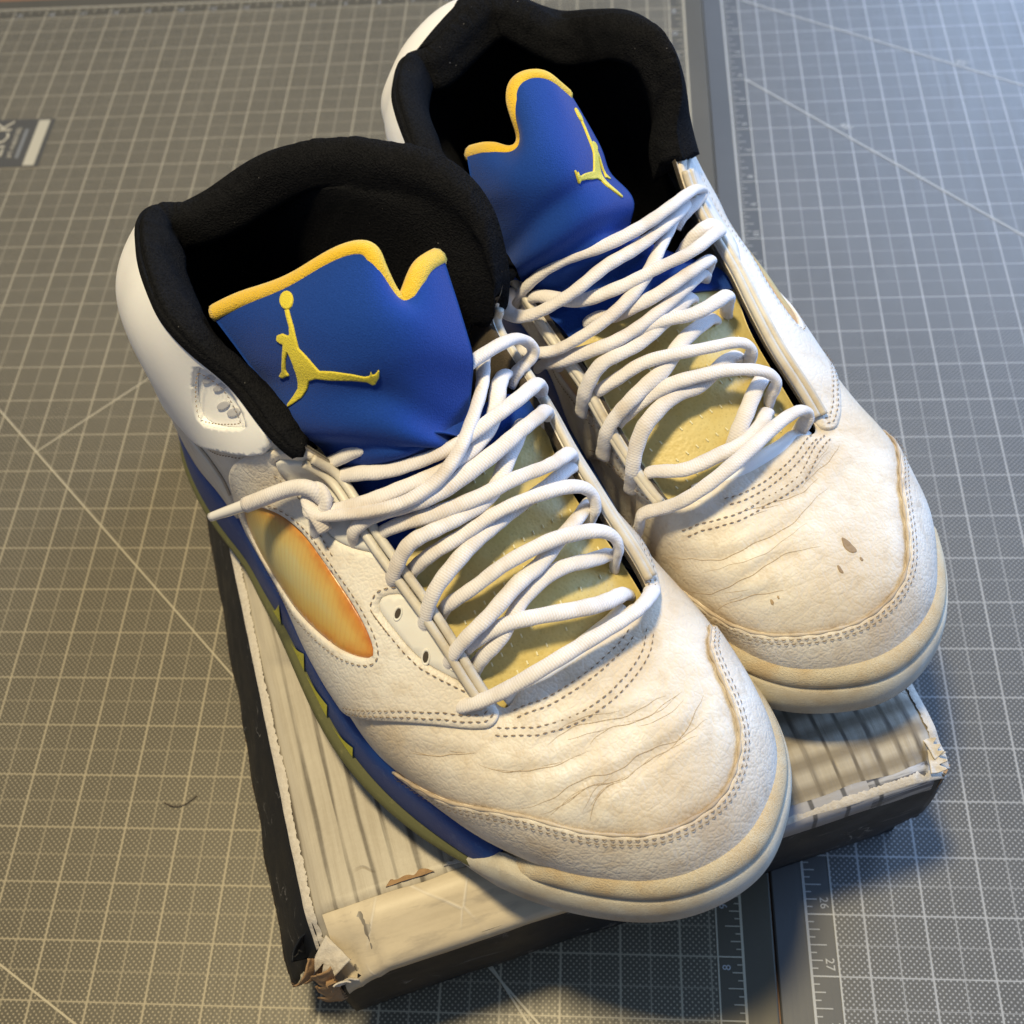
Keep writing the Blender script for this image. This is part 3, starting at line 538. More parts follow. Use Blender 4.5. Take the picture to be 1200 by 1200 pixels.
def torn_sheet(o, ud, vd, L, W, curl, m, seed, rag=.28, name="torn_cardboard"):
    """a torn layer of board curling away from o along ud; ragged outer edge"""
    r = np.random.default_rng(seed); ud = np.array(ud, float); vd = np.array(vd, float); ud /= np.linalg.norm(ud); vd -= ud * (vd @ ud); vd /= np.linalg.norm(vd); nd = np.cross(ud, vd)
    nu, nv = 14, 22; Vv = []; rg = np.cumsum(r.normal(size=nv)) * .16 + r.normal(size=nv) * .04
    for i in range(nu):
        for j in range(nv):
            u, v = i / (nu - 1), j / (nv - 1) - .5; ln = L * (1 + rag * rg[j]); a = curl * u * (1 + .3 * math.sin(j * .7 + seed)); 
            q = np.array(o) + vd * W * v * (1 - .25 * u) + (ud * math.sin(a) / max(abs(curl), .01) * 1.0 + nd * (1 - math.cos(a)) / max(abs(curl), .01) * (1 if curl > 0 else -1)) * ln
            q = q + nd * .0007 * mn.noise(Vector(tuple(q * 320))); q[2] = max(q[2], .0012); Vv.append(q)
    ob = mesh_obj(name, Vv, grid_faces(nu, nv), m, lid); md = ob.modifiers.new("thickness", 'SOLIDIFY'); md.thickness = .0006
    return ob
# front-left corner: board layers torn open between the front wall and the loose left side
torn_sheet((.0015, -.0015, .0700), (-1, -.25, .10), (0, .15, 1), .0085, .030, .9, RAW, 3)
torn_sheet((.0030, -.0025, .0680), (-.8, -.6, -.25), (.2, 0, 1), .0060, .026, -1.2, PAPER, 5)
torn_sheet((-.0030, .0090, .0700), (-.35, -1, -.25), (-.3, 0, 1), .0100, .020, 1.1, RAW, 9)
torn_sheet((-.0080, .0120, .0640), (-.2, -1, -.35), (-.5, 0, .8), .0080, .018, -.9, BLK, 12)
torn_sheet((.0060, .0080, .0795), (-.9, -.5, -.30), (-.4, .9, .1), .0120, .013, .7, PAPER, 15)
# fluting of the corrugated board where the front wall was ripped
fl_ = MB(); nF = 60; Vv = []
for i in range(nF):
    z = .048 + .030 * i / (nF - 1); w_ = .0011 * math.sin(i * .95); Vv += [(.0016 + .0004 * math.sin(i * 2.3), -.0022 + w_, z), (-.0016 + .0012 * nz(z, 1, 2, 300), -.0026 + w_, z)]
fl_.add(Vv, grid_faces(nF, 2)); o = fl_.build("torn_cardboard", RAW, lid); md = o.modifiers.new("thickness", 'SOLIDIFY'); md.thickness = .0005
# tear along the fold of the lid
torn_sheet((.038, .0215, HB - .0004), (0, 1, .22), (1, -.12, 0), .0014, .019, .6, RAW, 21, .5)
torn_sheet((.060, .0212, HB - .0002), (.1, 1, .18), (1, -.08, 0), .0020, .018, .5, PAPER, 22, .5)
# front-right corner: frayed paper and the bare end of the board
torn_sheet((BW - .006, .003, HB - .0030), (.9, -.35, -.22), (.2, 1, 0), .0050, .010, .6, PAPER, 31, .12)
torn_sheet((BW - .004, .0075, HB - .0022), (1, .1, -.25), (0, 1, 0), .0036, .009, .7, PAPER, 33, .12)
rw = MB()
for k in range(5): rw.box((BW - .0012 + .0011 * k, -.0022 + .0009 * k, .0655 - .0008 * k), (.0010, .0010, .029), .5)
rw.build("torn_cardboard", RAW, lid)
# ------------------------------------------------------------------ sneaker materials
LEATHER = leather("white_leather", (0.74, 0.71, 0.66), (0.52, 0.40, 0.26), 0.55, 1.0, 0.0)
VAMP = leather("creased_leather", (0.75, 0.715, 0.655), (0.52, 0.375, 0.20), 0.62, 0.9, 0.6, 0.5, True)
GUARD = leather("toe_leather", (0.73, 0.685, 0.62), (0.47, 0.33, 0.18), 0.75, 1.1, 0.2, 0.5)
SMOOTH = leather("smooth_white", (0.88, 0.88, 0.88), (0.74, 0.69, 0.62), 0.10, 0.12, 0.0, 0.38)
RAND = fuzzy("cream_suede", (0.60, 0.53, 0.40), (0.40, 0.34, 0.24), 1400, 0.55, 0.55, 0.95, 0.25, (0.46, 0.31, 0.14), 0.85)
RAND_LOW = fuzzy("cream_foam", (0.60, 0.57, 0.49), (0.43, 0.40, 0.33), 1700, 0.5, 0.4, 0.9, 0.1, (0.40, 0.30, 0.18), 0.6)
def paint(name, base, chip, amt):
    t = NT(name); n = t.noise(240, 4, .7); c = t.mix(t.math('MULTIPLY', t.mr(n, .56, .7), amt), base, chip)
    return t.out(c, .48, t.bump(t.noise(1200, 3, .6), .25, .0004), Specular_IOR_Level=.35)
BLUE = paint("blue_midsole", (0.008, 0.042, 0.20), (0.06, 0.11, 0.28), .45)
YELLOW = paint("yellow_paint", (0.58, 0.54, 0.05), (0.22, 0.21, .05), .6)
OLIVE = paint("olive_outsole", (0.11, 0.11, 0.045), (0.19, 0.18, .075), .5)
RUBBER = simple("dark_rubber", (0.012, 0.013, 0.018), .6)
BLACK = fuzzy("black_lining", (0.0050, 0.0054, 0.0068), (0.016, 0.0165, 0.019), 1100, .8, .8, .98, .0, None, 0., .8, .03)
DARKIN = fuzzy("inner_dark", (0.06, 0.048, 0.035), (0.10, .08, .06), 1200, .5, .4, .95, .1)
NEO = fuzzy("blue_neoprene", (0.006, 0.038, 0.225), (0.012, 0.056, 0.30), 1500, .7, .35, .9, .10)
TRIM = fuzzy("yellow_trim", (0.80, 0.52, 0.03), (0.66, .40, .02), 1700, .6, .7, .95, .4)
def lace_mat():
    t = NT("lace_cord"); uv = t.node("ShaderNodeTexCoord").outputs["UV"]; U = t.sep(uv)
    a = t.math('PINGPONG', t.math('ADD', U[0], t.math('MULTIPLY', U[1], .0018)), .00045); h = t.mr(a, 0, .00045)
    n = t.noise(120, 4, .6); big = t.noise(45, 3, .6)
    c = t.mix(t.mr(n, .35, .7, 0, .6), (0.75, 0.725, 0.735), (0.62, 0.58, 0.565)); c = t.mix(t.mr(big, .52, .75, 0, .6), c, (0.47, 0.37, 0.26)); c = t.mix(t.mr(h, 0, .4, .14, 0.), c, (.45, .38, .32))
    wv = t.math('PINGPONG', t.math('SUBTRACT', t.math('MULTIPLY', U[1], .0190), U[0]), .0009); hw = t.math('ADD', t.math('MULTIPLY', h, .7), t.math('ADD', t.mr(wv, 0, .0009, 0, .5), t.math('MULTIPLY', t.noise(2200, 2, .6), .8))); t.out(c, .95, t.bump(hw, .34, .0004), Specular_IOR_Level=.08); t.p.inputs["Sheen Weight"].default_value = .25
    t.p.inputs["Subsurface Weight"].default_value = .1; t.p.inputs["Subsurface Radius"].default_value = (.002, .0016, .0013)
    return t.m
LACE = lace_mat()
THREAD = simple("dirty_thread", (0.25, 0.18, 0.115), .9)
CLEAR = leather("clear_strip", (.62, .59, .53), (.40, .31, .19), .8, .05, 0., .42)
TPU = leather("moulded_panel", (0.70, 0.69, 0.66), (0.55, 0.46, 0.36), 0.3, 0.08, 0.0, 0.42)
HOLE = simple("hole_dark", (0.05, .04, .03), .9)
DIMPLE_SHADE = simple("dimple_shade", (0.50, 0.50, .53), .5)  # grey carries the shade of hollows that are not modelled
def window_mat():
    t = NT("yellowed_window"); X, Y, Z = t.sep(t.tc()); n = t.noise(60, 4, .6)
    uv = t.node("ShaderNodeTexCoord").outputs["UV"]; U = t.sep(uv)
    e = t.math('ADD', t.math('ADD', t.math('MULTIPLY', U[1], .85), t.math('MULTIPLY', U[0], .16)), t.math('MULTIPLY', t.math('SUBTRACT', n, .5), .55))
    c = t.ramp(e, [(0.0, (0.40, 0.11, 0.02)), (0.16, (0.56, 0.24, 0.04)), (0.42, (0.62, 0.40, 0.10)), (0.75, (0.62, 0.47, 0.16)), (1.0, (.58, .51, .24))])
    w = t.math('PINGPONG', t.math('ADD', X, t.math('MULTIPLY', Z, .5)), .0013)
    c = t.mix(t.mr(w, 0, .0006, .13, 0.), c, (0.45, 0.15, 0.03))
    t.out(c, .33, t.bump(t.mr(w, 0, .0009), .10, .0004), Coat_Weight=.35, Coat_Roughness=.2); t.p.inputs["Subsurface Weight"].default_value = .15; t.p.inputs["Subsurface Radius"].default_value = (.004, .002, .0008)
    return t.m
WINDOW = window_mat()
def mesh_mat():
    t = NT("yellowed_mesh"); n = t.noise(70, 4, .6); v = t.voro(700)
    c = t.mix(t.mr(n, .3, .7), (0.54, 0.41, 0.12), (0.62, 0.52, 0.22)); c = t.mix(t.mr(v, 0, .35, .35, 0.), c, (.3, .22, .06))
    return t.out(c, .45, t.bump(t.math('ADD', n, v), .2, .0005), Coat_Weight=.1, Coat_Roughness=.25)
MESH = mesh_mat()
GLINT = simple("mesh_stitch", (.74, .68, .42), .45)
def thread_mat():
    t = NT("embroidery"); n = t.noise(1.0, 3, .6, t.mapping((1500, 2600, 1500), (0, .4, .5)))
    c = t.mix(n, (0.62, 0.48, 0.012), (0.80, 0.70, 0.05)); return t.out(c, .5, t.bump(n, .8, .0005), Sheen_Weight=.2)
EMB = thread_mat()
EDGE = leather('worn_edge_leather', (.58, .50, .40), (.28, .20, .13), .9, .6, 0., .8)
CREASE_M = simple('crease_grime', (.42, .32, .21), .9)
SCUFF = leather('scuff_brown', (.44, .32, .19), (.24, .16, .09), .9, .6, 0., .7)
AGLET = simple("aglet_plastic", (.72, .70, .68), .25, Coat_Weight=.5)
# ------------------------------------------------------------------ sneaker builder
def resample(poly, step, closed=True):
    P = np.array(poly, float)
    if closed: P = np.vstack([P, P[:1]])
    seg = np.linalg.norm(np.diff(P, axis=0), axis=1); L = np.concatenate([[0], np.cumsum(seg)]); n = max(6 if closed else 2, int(L[-1] / step))
    x = np.linspace(0, L[-1], n + 1)[:(-1 if closed else None)]
    return np.stack([np.interp(x, L, P[:, i]) for i in range(2)], 1)
def smooth_closed(poly, k=2):
    P = np.array(poly, float)
    for _ in range(k):
        Q = np.roll(P, -1, 0); P = np.stack([.75 * P + .25 * Q, .25 * P + .75 * Q], 1).reshape(-1, 2)
    return P
def inpoly(pts, poly):
    x, y = pts[:, 0], pts[:, 1]; c = np.zeros(len(pts), bool); n = len(poly); j = n - 1
    for i in range(n):
        xi, yi = poly[i]; xj, yj = poly[j]
        c ^= ((yi > y) != (yj > y)) & (x < (xj - xi) * (y - yi) / ((yj - yi) + 1e-15) + xi); j = i
    return c
KU, KV = .025, .085
def build_patch(ev, poly, h, holes=(), step=.0022, ku=KU, kv=KV, skirt=.0012, edge=.45):
    """mesh over a polygon of a parametric surface, raised by h with a rolled edge. ev(a,b,h)->(n,3)"""
    B = resample(np.array(poly) * (ku, kv), step); loops = [B] + [resample(np.array(q) * (ku, kv), step) for q in holes]
    ring = []
    for k_, q in enumerate(loops):
        T_ = np.roll(q, -1, 0) - np.roll(q, 1, 0); T_ /= np.linalg.norm(T_, axis=1)[:, None] + 1e-12; Nn_ = np.stack([-T_[:, 1], T_[:, 0]], 1)
        ar = np.sum(q[:, 0] * np.roll(q[:, 1], -1) - np.roll(q[:, 0], -1) * q[:, 1]); Nn_ *= (1 if ar > 0 else -1) * (1 if k_ == 0 else -1)
        c_ = q + Nn_ * min(.0006, step * .33); d_ = np.min(((c_[:, None] - np.vstack(loops)[None]) ** 2).sum(2), 1); c_ = c_[d_ > (min(.0006, step * .33) * .8) ** 2]
        ok_ = inpoly(c_, B)
        for w_ in loops[1:]: ok_ &= ~inpoly(c_, w_)
        ring.append(c_[ok_])
    ring = np.vstack(ring)
    lo, hi = B.min(0), B.max(0); gx, gy = np.meshgrid(np.arange(lo[0], hi[0], step), np.arange(lo[1], hi[1], step)); G = np.stack([gx.ravel(), gy.ravel()], 1)
    keep = inpoly(G, B)
    for q in loops[1:]: keep &= ~inpoly(G, q)
    allb = np.vstack(loops)
    if keep.any():
        G = G[keep]; d = np.min(((G[:, None] - allb[None]) ** 2).sum(2), 1); G = G[d > (step * .62) ** 2]
    else: G = G[:0]
    pts = np.vstack([allb, ring, G]); E = []; o = 0
    for q in loops: n = len(q); E += [(o + i, o + (i + 1) % n) for i in range(n)]; o += n
    vs, es, fs, ov, oe, of = delaunay_2d_cdt([Vector(p) for p in pts], E, [], 0, 1e-7)
    vs = np.array([tuple(v) for v in vs]); F = np.array([f for f in fs if len(f) == 3])
    cen = vs[F].mean(1); ok = inpoly(cen, B)
    for q in loops[1:]: ok &= ~inpoly(cen, q)
    F = F[ok]; nb = len(allb)
    isb = np.zeros(len(vs), bool); 
    for i, src in enumerate(ov):
        if any(k < nb for k in src): isb[i] = True
    hh = np.where(isb, h * edge, h)
    top = ev(vs[:, 0] / ku, vs[:, 1] / kv, hh)
    # skirt from boundary edges
    cnt = {}
    for f in F:
        for a, b in ((f[0], f[1]), (f[1], f[2]), (f[2], f[0])): cnt[(a, b)] = 1
    bnd = [e for e in cnt if (e[1], e[0]) not in cnt]
    ids = sorted({i for e in bnd for i in e}); mp = {i: len(vs) + k for k, i in enumerate(ids)}
    low = ev(vs[ids, 0] / ku, vs[ids, 1] / kv, np.full(len(ids), -skirt)) if ids else np.zeros((0, 3))
    Fo = [tuple(f) for f in F] + [(a, mp[a], mp[b], b) for a, b in bnd]
    return np.vstack([top, low]), Fo, vs / (ku, kv)
def med(poly): return [((33 - u) if u >= 4 else (34 - 1.25 * u), v) for u, v in poly]
def wrinkle(P, n, creases=()):
    """real creases and soft lumps in the leather of the forefoot"""
    out = P.copy(); m, k = P.shape[:2]
    s, tt, z = P[..., 0], P[..., 1], P[..., 2]
    w = np.clip((s - .235) / .02, 0, 1) * np.clip((.318 - s) / .02, 0, 1) * np.clip((z - .045) / .015, 0, 1)
    d = np.zeros_like(s)
    for (f, amp, ph) in ((310, .00010, 0.), (470, .00007, 1.)):
        q = s * f + ph + 2.2 * np.sin(tt * 45 + ph) + 1.2 * np.sin(tt * 110 + s * 60 + 2 * ph); d += amp * (1 - np.abs(np.sin(q)) ** .5 * 1.4)
    d = d * w; gr = np.zeros_like(d)
    for a0, cl in enumerate(creases):
        q = cr_path([(a, c, 0) for a, c in cl], .0015)[:, :2]; sel = np.nonzero((s > q[:, 0].min() - .01) & (s < q[:, 0].max() + .01) & (z > .04))
        pp = np.stack([s[sel], tt[sel]], 1); dist = np.sqrt(((pp[:, None] - q[None]) ** 2).sum(2)); k_ = dist.argmin(1); dist = dist.min(1)
        fade = np.sin(np.pi * np.clip((k_ + 1) / (len(q) + 1), .04, .96)) ** .6; wob = .85 + .25 * np.sin(k_ * .28 + a0)
        d[sel] += fade * (-.00048 * np.exp(-(dist / .0017) ** 2) + .00022 * np.exp(-((dist - .0042) / .0022) ** 2)); gr[sel] = np.maximum(gr[sel], .22 * fade * np.exp(-(dist / .0020) ** 2))
    lump = np.array([[mn.noise(Vector((P[i, j, 0] * 38, P[i, j, 1] * 38, P[i, j, 2] * 38))) for j in range(k)] for i in range(m)])
    return out + n * (d + lump * .0011)[..., None], gr
LOGO = [(514,512),(528,510),(533,535),(540,560),(548,600),(555,618),(575,640),(595,665),(610,680),(650,684),(700,690),(738,698),(752,696),(757,682),(761,692),(768,690),(776,676),(781,680),(778,700),(768,724),(760,726),(745,716),(700,712),(640,710),(600,705),(580,712),(575,735),(560,755),(545,770),(530,782),(522,775),(535,755),(545,735),(548,715),(545,690),(535,665),(528,640),(522,630),(518,650),(512,680),(522,697),(512,700),(500,705),(494,700),(503,685),(505,650),(508,625),(510,612),(500,605),(493,598),(494,584),(510,578),(520,582),(527,580),(524,560),(518,535)]
def smooth_seam(S_):
    k = len(S_) - 5; ln = resample(np.array(S_[:k + 1]) * (KU, KV), .001, False); w = np.ones(15) / 15
    pad = np.vstack([np.repeat(ln[:1], 7, 0), ln, np.repeat(ln[-1:], 7, 0)]); ln = np.stack([np.convolve(pad[:, i], w, 'valid') for i in range(2)], 1)[::4] / (KU, KV)
    return [tuple(q) for q in ln] + list(S_[k + 1:])
def sneaker(sg, TOP, LACES, TON, SEAM, STI, STO, root, logo_uv, lace_end=None, lace_tip=None, BUL=None, CREASES=(), VLIP=None, SPOTS=(), OUTL=None):
    global OUT
    if OUTL is not None: OUT = np.array(OUTL)
    SEAM = smooth_seam(SEAM); TOP = np.array(TOP); NUu, NVv = 28, 112; P = surface(TOP, BUL, NUu, NVv); S0 = Surf(P, NUu); PW, GR = wrinkle(P, S0.n, CREASES); S = Surf(PW, NUu); S.n = S0.n
    fl = sg < 0
    X = lambda V: np.asarray(V, float) * (1, sg, 1)
    def obj(name, V, F, m, parent=root, smooth=True, uv=None, kind=None, attr=None):
        F = [f[::-1] for f in F] if fl else F
        return mesh_obj(name, X(V), F, m, parent, smooth, uv, kind, attr)
    m, k = S.P.shape[:2]
    # grime gathers along the seams and the sole joint
    def grime(uu, vv):
        g = np.zeros(len(uu)); q = np.stack([((uu + 17) % 34 - 17) * KU, vv * KV], 1)
        for ln, wd, am in ((SEAM[:len(SEAM) - 4], .0035, .55), (STO, .0022, .35), (STI, .0022, .3)):
            l_ = resample(np.array(ln) * (KU, KV), .0015, False); sel = np.nonzero((q[:, 0] > l_[:, 0].min() - .01) & (q[:, 0] < l_[:, 0].max() + .01))[0]
            dd = np.sqrt(np.array([((l_ - p_) ** 2).sum(1).min() for p_ in q[sel]])); g[sel] = np.maximum(g[sel], am * np.exp(-(dd / wd) ** 2))
        nzv = np.array([mn.noise(Vector((a * 60, b_ * 60, sg * 3))) for a, b_ in q]); return np.clip(g * (.75 + .9 * nzv), 0, 1)
    uu_, vv_ = np.meshgrid(np.arange(m) / NUu, np.arange(k) / NVv, indexing='ij'); GA = np.maximum(GR.ravel(), grime(uu_.ravel(), vv_.ravel()))
    obj("upper", S.P.reshape(-1, 3), grid_faces(m, k, True, True), VAMP, attr=GA)
    ev = lambda a, b, h: S.at(a, b, h)
    def patch(name, poly, h, mat, parent=root, holes=(), step=.0022, sm=2, skirt=.0012, edge=.45, uvf=None, kv=KV):
        q = smooth_closed(poly, sm) if sm else poly
        V, F, uv = build_patch(ev, q, h, [smooth_closed(x, 2) for x in holes], step, skirt=skirt, edge=edge, kv=kv)
        U = None
        if uvf is not None:
            U = np.zeros((len(V), 2)); U[:len(uv)] = uvf(uv)
        return obj(name, V, F, mat, parent, True, U)
    # dark hairlines at the bottom of the flex creases
    cl_ = MB(); flat = S.P.reshape(-1, 3); fn_ = S.n.reshape(-1, 3); up_s = np.nonzero((flat[:, 2] > .042) & (flat[:, 0] > .225))[0]; fs_ = flat[up_s]
    for ci, c_ in enumerate(CREASES):
        for rep in range(3):
            q = cr_path([(a, c2, 0) for a, c2 in c_], .0012)[:, :2]; n0 = len(q); a0, a1 = (0, n0) if rep == 0 else sorted(rng.integers(0, n0, 2)); q = q[a0:a1]
            if len(q) < 5: continue
            off = 0 if rep == 0 else rng.uniform(-.0045, .0045); ph = rng.uniform(0, 9)
            q = q + np.array([[.00055 * math.sin(k_ * .33 + ph) + .00018 * math.sin(k_ * .9 + ph) + off, 0.0] for k_ in range(len(q))]); P3 = []
            for p_ in q:
                dd = ((fs_[:, :2] - p_) ** 2).sum(1); ix = np.argpartition(dd, 4)[:4]; w_ = 1 / (dd[ix] + 1e-9); w_ /= w_.sum(); P3.append((p_[0], p_[1], float((fs_[ix, 2] * w_).sum() - ((p_ - (fs_[ix, :2] * w_[:, None]).sum(0)) @ fn_[up_s[ix[0]], :2]) / max(.3, fn_[up_s[ix[0]], 2]))))
            P3 = np.array(P3) + (0, 0, .00003); rr_ = (.00015 if rep == 0 else .00009) * np.sin(np.linspace(.15, math.pi - .15, len(P3))) ** .7; cl_.add(*tube(P3, rr_, 5)[:2])
    if cl_.V: obj("crease_line", cl_.V, cl_.F, CREASE_M, kind="stuff")
    near_lat = VLIP[1][0] > .9
    # --- sole
    def wall(us, prof, closed=False):
        V = []
        for u in us:
            o = [outline(np.array([u]), off)[0] for off, z in prof(u)]
            for q, (off, z) in zip(o, prof(u)): V.append((q[0], q[1], z + float(spring(q[0]))))
        return V
    UU = np.arange(0, 34, .1); cut = lambda a, b, n=200: np.linspace(a, b, n)
    def p_out(u):
        lat = math.exp(-((u - 6.2) / 2.6) ** 2); md = math.exp(-((u - 27.5) / 2.5) ** 2); hh = .0100 + .009 * max(lat, md); tu = min(abs(u), abs(34 - u)); ins = -.006 * max(0, 1 - tu / 4.2)
        return [(-.03, .0002), (-.008, .0), (-.0035 + ins, .0008), (.0005 + ins, .005), (.0012 + .0026 * max(lat, md) + ins, hh - .0025), (.0006 + .0014 * max(lat, md) + ins, hh - .0004), (-.004 + ins, hh + .001)]
    prof = [p_out(u) for u in UU]; V = wall(UU, p_out); F = grid_faces(len(UU), 7, True); F.append(tuple(i * 7 for i in range(len(UU))))
    fmat = OLIVE
    sole = obj("outsole", V, F, OLIVE)
    def p_mid(u):
        lat = math.exp(-((u - 6.2) / 2.6) ** 2); md = math.exp(-((u - 27.5) / 2.5) ** 2); h0 = .0100 + .009 * max(lat, md); b0 = outline(np.array([u]), 0.)[0][0]; zt = .0365 + .004 * min(1, max(0, (.2 - b0) / .15))
        tp = min(1, max(0, (u - 3.2) / 1.0), max(0, (30.3 - u) / 1.0)); zt = zt * tp + .020 * (1 - tp); return [(-.007, h0 - .001), (-.0008, h0 + .0004), (-.0008, h0 + .0020), (-.0030, h0 * .35 + zt * .65), (-.0048, zt - .0012), (-.0062, zt), (-.0102, zt - .0005)]
    us = cut(3.3, 30.2, 300); V = wall(us, p_mid); midsole = obj("midsole", V, grid_faces(len(us), 7), BLUE)
    # yellow line and shark teeth along the outsole joint
    yl = MB()
    def side(u, f):
        pr = p_mid(u); (o1, z1), (o2, z2) = pr[1], pr[4]; o = o1 + (o2 - o1) * f + .0010; z = z1 + (z2 - z1) * f
        q = outline(np.array([u]), o)[0]; return (q[0], q[1], z + float(spring(q[0])))
    for (a, b) in ((3.9, 9.2), (24.5, 29.6)):
        us = cut(a, b, 60); Vv = []
        for u in us:
            hh_ = p_out(u)[4][1] + .001; fz = .0003 * math.sin(u * 31)
            for o_, z_ in ((.0006 + fz, hh_ - .0012), (.0005 + fz, hh_ + .0002), (-.0004, hh_ + .0008), (-.0012, hh_ + .0014)): q = outline(np.array([u]), o_)[0]; Vv.append((q[0], q[1], z_ + float(spring(q[0]))))
        yl.add(Vv, grid_faces(60, 4))
    obj("outsole_line", yl.V, yl.F, YELLOW, midsole)
    teeth = [(6.95, .55, .95, 1), (6.2, .75, .7, 1), (5.55, .5, .55, 1), (8.0, .4, .9, 1)]
    for (u, wd, hgt, d) in teeth:
        for uu, sgn in ((u, 1), (33 - u, -1)):
            Vv = []; n = 12
            for i in range(n):
                f = i / (n - 1); x = uu + sgn * wd * f; top = .05 + hgt * .72 * (1 - f) ** 1.5
                Vv += [side(x, .04), side(x, .04 + (top - .04) * .5), side(x, top)]
            obj("flame_tooth", Vv, grid_faces(n, 3), YELLOW, midsole)
    # cream toe rand: lower band, groove, upper suede roll
    us = np.linspace(30.2, 37.85, 190)
    def p_low(u):
        f = min(1, max(0, (37.85 - u) / .6)) * min(1, max(0, (u - 30.2) / .3 + .6)); b = .0080; e = .35 + .65 * f
        return [(-.008, b - .0005), (.0012 * e, b - .0002), (.0024 * e, b + .0014), (.0018 * e, b + .0075 * f), (.0004 * e, b + .0150 * f), (-.0014, b + .0162 * f), (-.006, b + .0160 * f)]
    def p_up(u):
        f = min(1, max(0, (37.7 - u) / 1.0)); b = .0080 + .0158 * (.25 + .75 * f)
        return [(-.007, b), (-.0026, b + .0002), (-.0012, b + .0010), (-.0010, b + .0030 * f), (-.0020, b + .0058 * f), (-.0046, b + .0084 * f), (-.0082, b + .0094 * f), (-.0118, b + .0070 * f)]
    r = obj("toe_rand", wall(us % 34, lambda u: p_low(u if u > 20 else u + 34)), grid_faces(len(us), 7), RAND_LOW)
    us = np.linspace(30.0, 37.7, 190)
    us_ = np.linspace(30.4, 37.5, 150)
    obj("outsole_toe", wall(us_ % 34, lambda u: [(-.03, .0003), (-.0065, .0002), (-.0022, .0028), (-.0014, .0060), (-.0018, .0088)]), grid_faces(150, 5), RUBBER, sole)
    obj("toe_roll", wall(us % 34, lambda u: p_up(u if u > 20 else u + 34)), grid_faces(len(us), 8), RAND, r)
    # --- overlays
    win = [(9.0, .34), (8.75, .50), (8.2, .64), (7.5, .715), (6.8, .755), (6.3, .765), (5.9, .755), (5.62, .728), (5.56, .695), (5.8, .62), (6.3, .50), (7.0, .36), (7.8, .22), (8.5, .20), (8.9, .25)]
    pan = [(6.02, .835), (6.10, .87), (6.05, .905), (5.8, .985), (5.3, .985), (4.8, .985), (4.35, .985), (4.55, .945), (4.84, .892), (5.07, .857), (5.34, .843), (5.67, .838)]
    strap = [(8.87, .86), (8.6, .94), (8.25, .985), (7.75, .985), (7.1, .985), (6.5, .985), (6.62, .945), (6.9, .868), (7.16, .825), (7.58, .818), (8.2, .812)]
    quarter = [(6.0, .02), (5.5, .28), (5.1, .467), (4.72, .641), (4.4, .768), (4.05, .862), (3.80, .90), (3.74, .95), (3.95, .992), (4.6, .995), (6, .995), (8.2, .995), (8.8, .985), (9.0, .88), (9.3, .62), (9.4, .3), (9.3, .02)]
    for side_f, isl in ((lambda q: q, True), (med, False)):
        plate = isl == near_lat or not isl
        patch("quarter_panel", side_f(quarter), .0016, LEATHER, holes=[side_f(win), side_f(strap)] + ([side_f(pan)] if plate else []), sm=1)
        cu = np.array(win).mean(0)
        wp = smooth_closed(side_f(win), 2) * (KU, KV); uvf = lambda uv: np.stack([np.clip((((33 - uv[:, 0]) if not isl else uv[:, 0]) - 5.5) / 3.4, 0, 1), np.clip(np.sqrt(np.min(((uv[:, None] * (KU, KV) - wp[None]) ** 2).sum(2), 1)) / .0115, 0, 1)], 1)
        w = patch("side_window", side_f(win), .0006, WINDOW, uvf=uvf, edge=.2)
        if plate: pn = patch("eyelet_panel", side_f(pan), .0014, TPU)
        st = patch("eyelet_strap", side_f(strap), .0022, TPU)
        for (hu, hv) in () if not plate else ((5.771, .885), (5.095, .876), (5.42, .953), (4.83, .950)):
            u_, v_ = side_f([(hu, hv)])[0]; ring = [(u_ + .045 * math.cos(a) + .03 * math.sin(a), v_ + .017 * math.sin(a)) for a in np.linspace(0, 2 * math.pi, 14)[:-1]]
            ri2 = [(u_ + .075 * math.cos(a) + .04 * math.sin(a), v_ + .025 * math.sin(a)) for a in np.linspace(0, 2 * math.pi, 16)[:-1]]
            patch("eyelet_rim", ri2, .0017, TPU, pn, [ring], step=.0007, sm=0, edge=.9)
            patch("eyelet_hole", ring, .0016, HOLE, pn, step=.0008, sm=0, edge=1.0)
        for kk, (va, hb) in enumerate(((.990, .0024), (.955, .0030))):
            us = np.linspace(4.15, 8.55, 90); Q = S.at(np.array([side_f([(u, 0)])[0][0] for u in us]), np.full(90, va), hb)
            V, F, U = tube(Q, .0017, 8, flat=.8); obj("eyestay_strip", V, F, CLEAR)
    patch("mudguard", SEAM, .0015, GUARD, sm=1)
    sl = resample(np.array(SEAM[1:len(SEAM) - 4]) * (KU, KV), .0012, False) / (KU, KV); Q = S.at(sl[:, 0], sl[:, 1], .0009); V, F, U = tube(Q, .0006 * (1 + .35 * np.sin(np.arange(len(Q)) * .7)), 7); obj("guard_edge", V, F, EDGE)
    heel = [(9.83, .04), (9.83, .27), (10.0, .343), (10.44, .40), (11.3, .395), (12, .36), (13.2, .285), (16, .28), (20, .285), (21.7, .36), (22.6, .40), (23.0, .343), (23.2, .27), (23.2, .04), (20, .03), (16, .03), (12, .03)]
    patch("heel_counter", heel, .0014, LEATHER, sm=1); hs = resample(np.array(heel[1:6]) * (KU, KV), .001, False) / (KU, KV); V, F, U = tube(S.at(hs[:, 0], hs[:, 1], .0006), .0006, 6); obj("counter_edge", V, F, EDGE)
    stitch_later = []; near = VLIP[1][0] > .9      # which side of the collar shows its padded outside
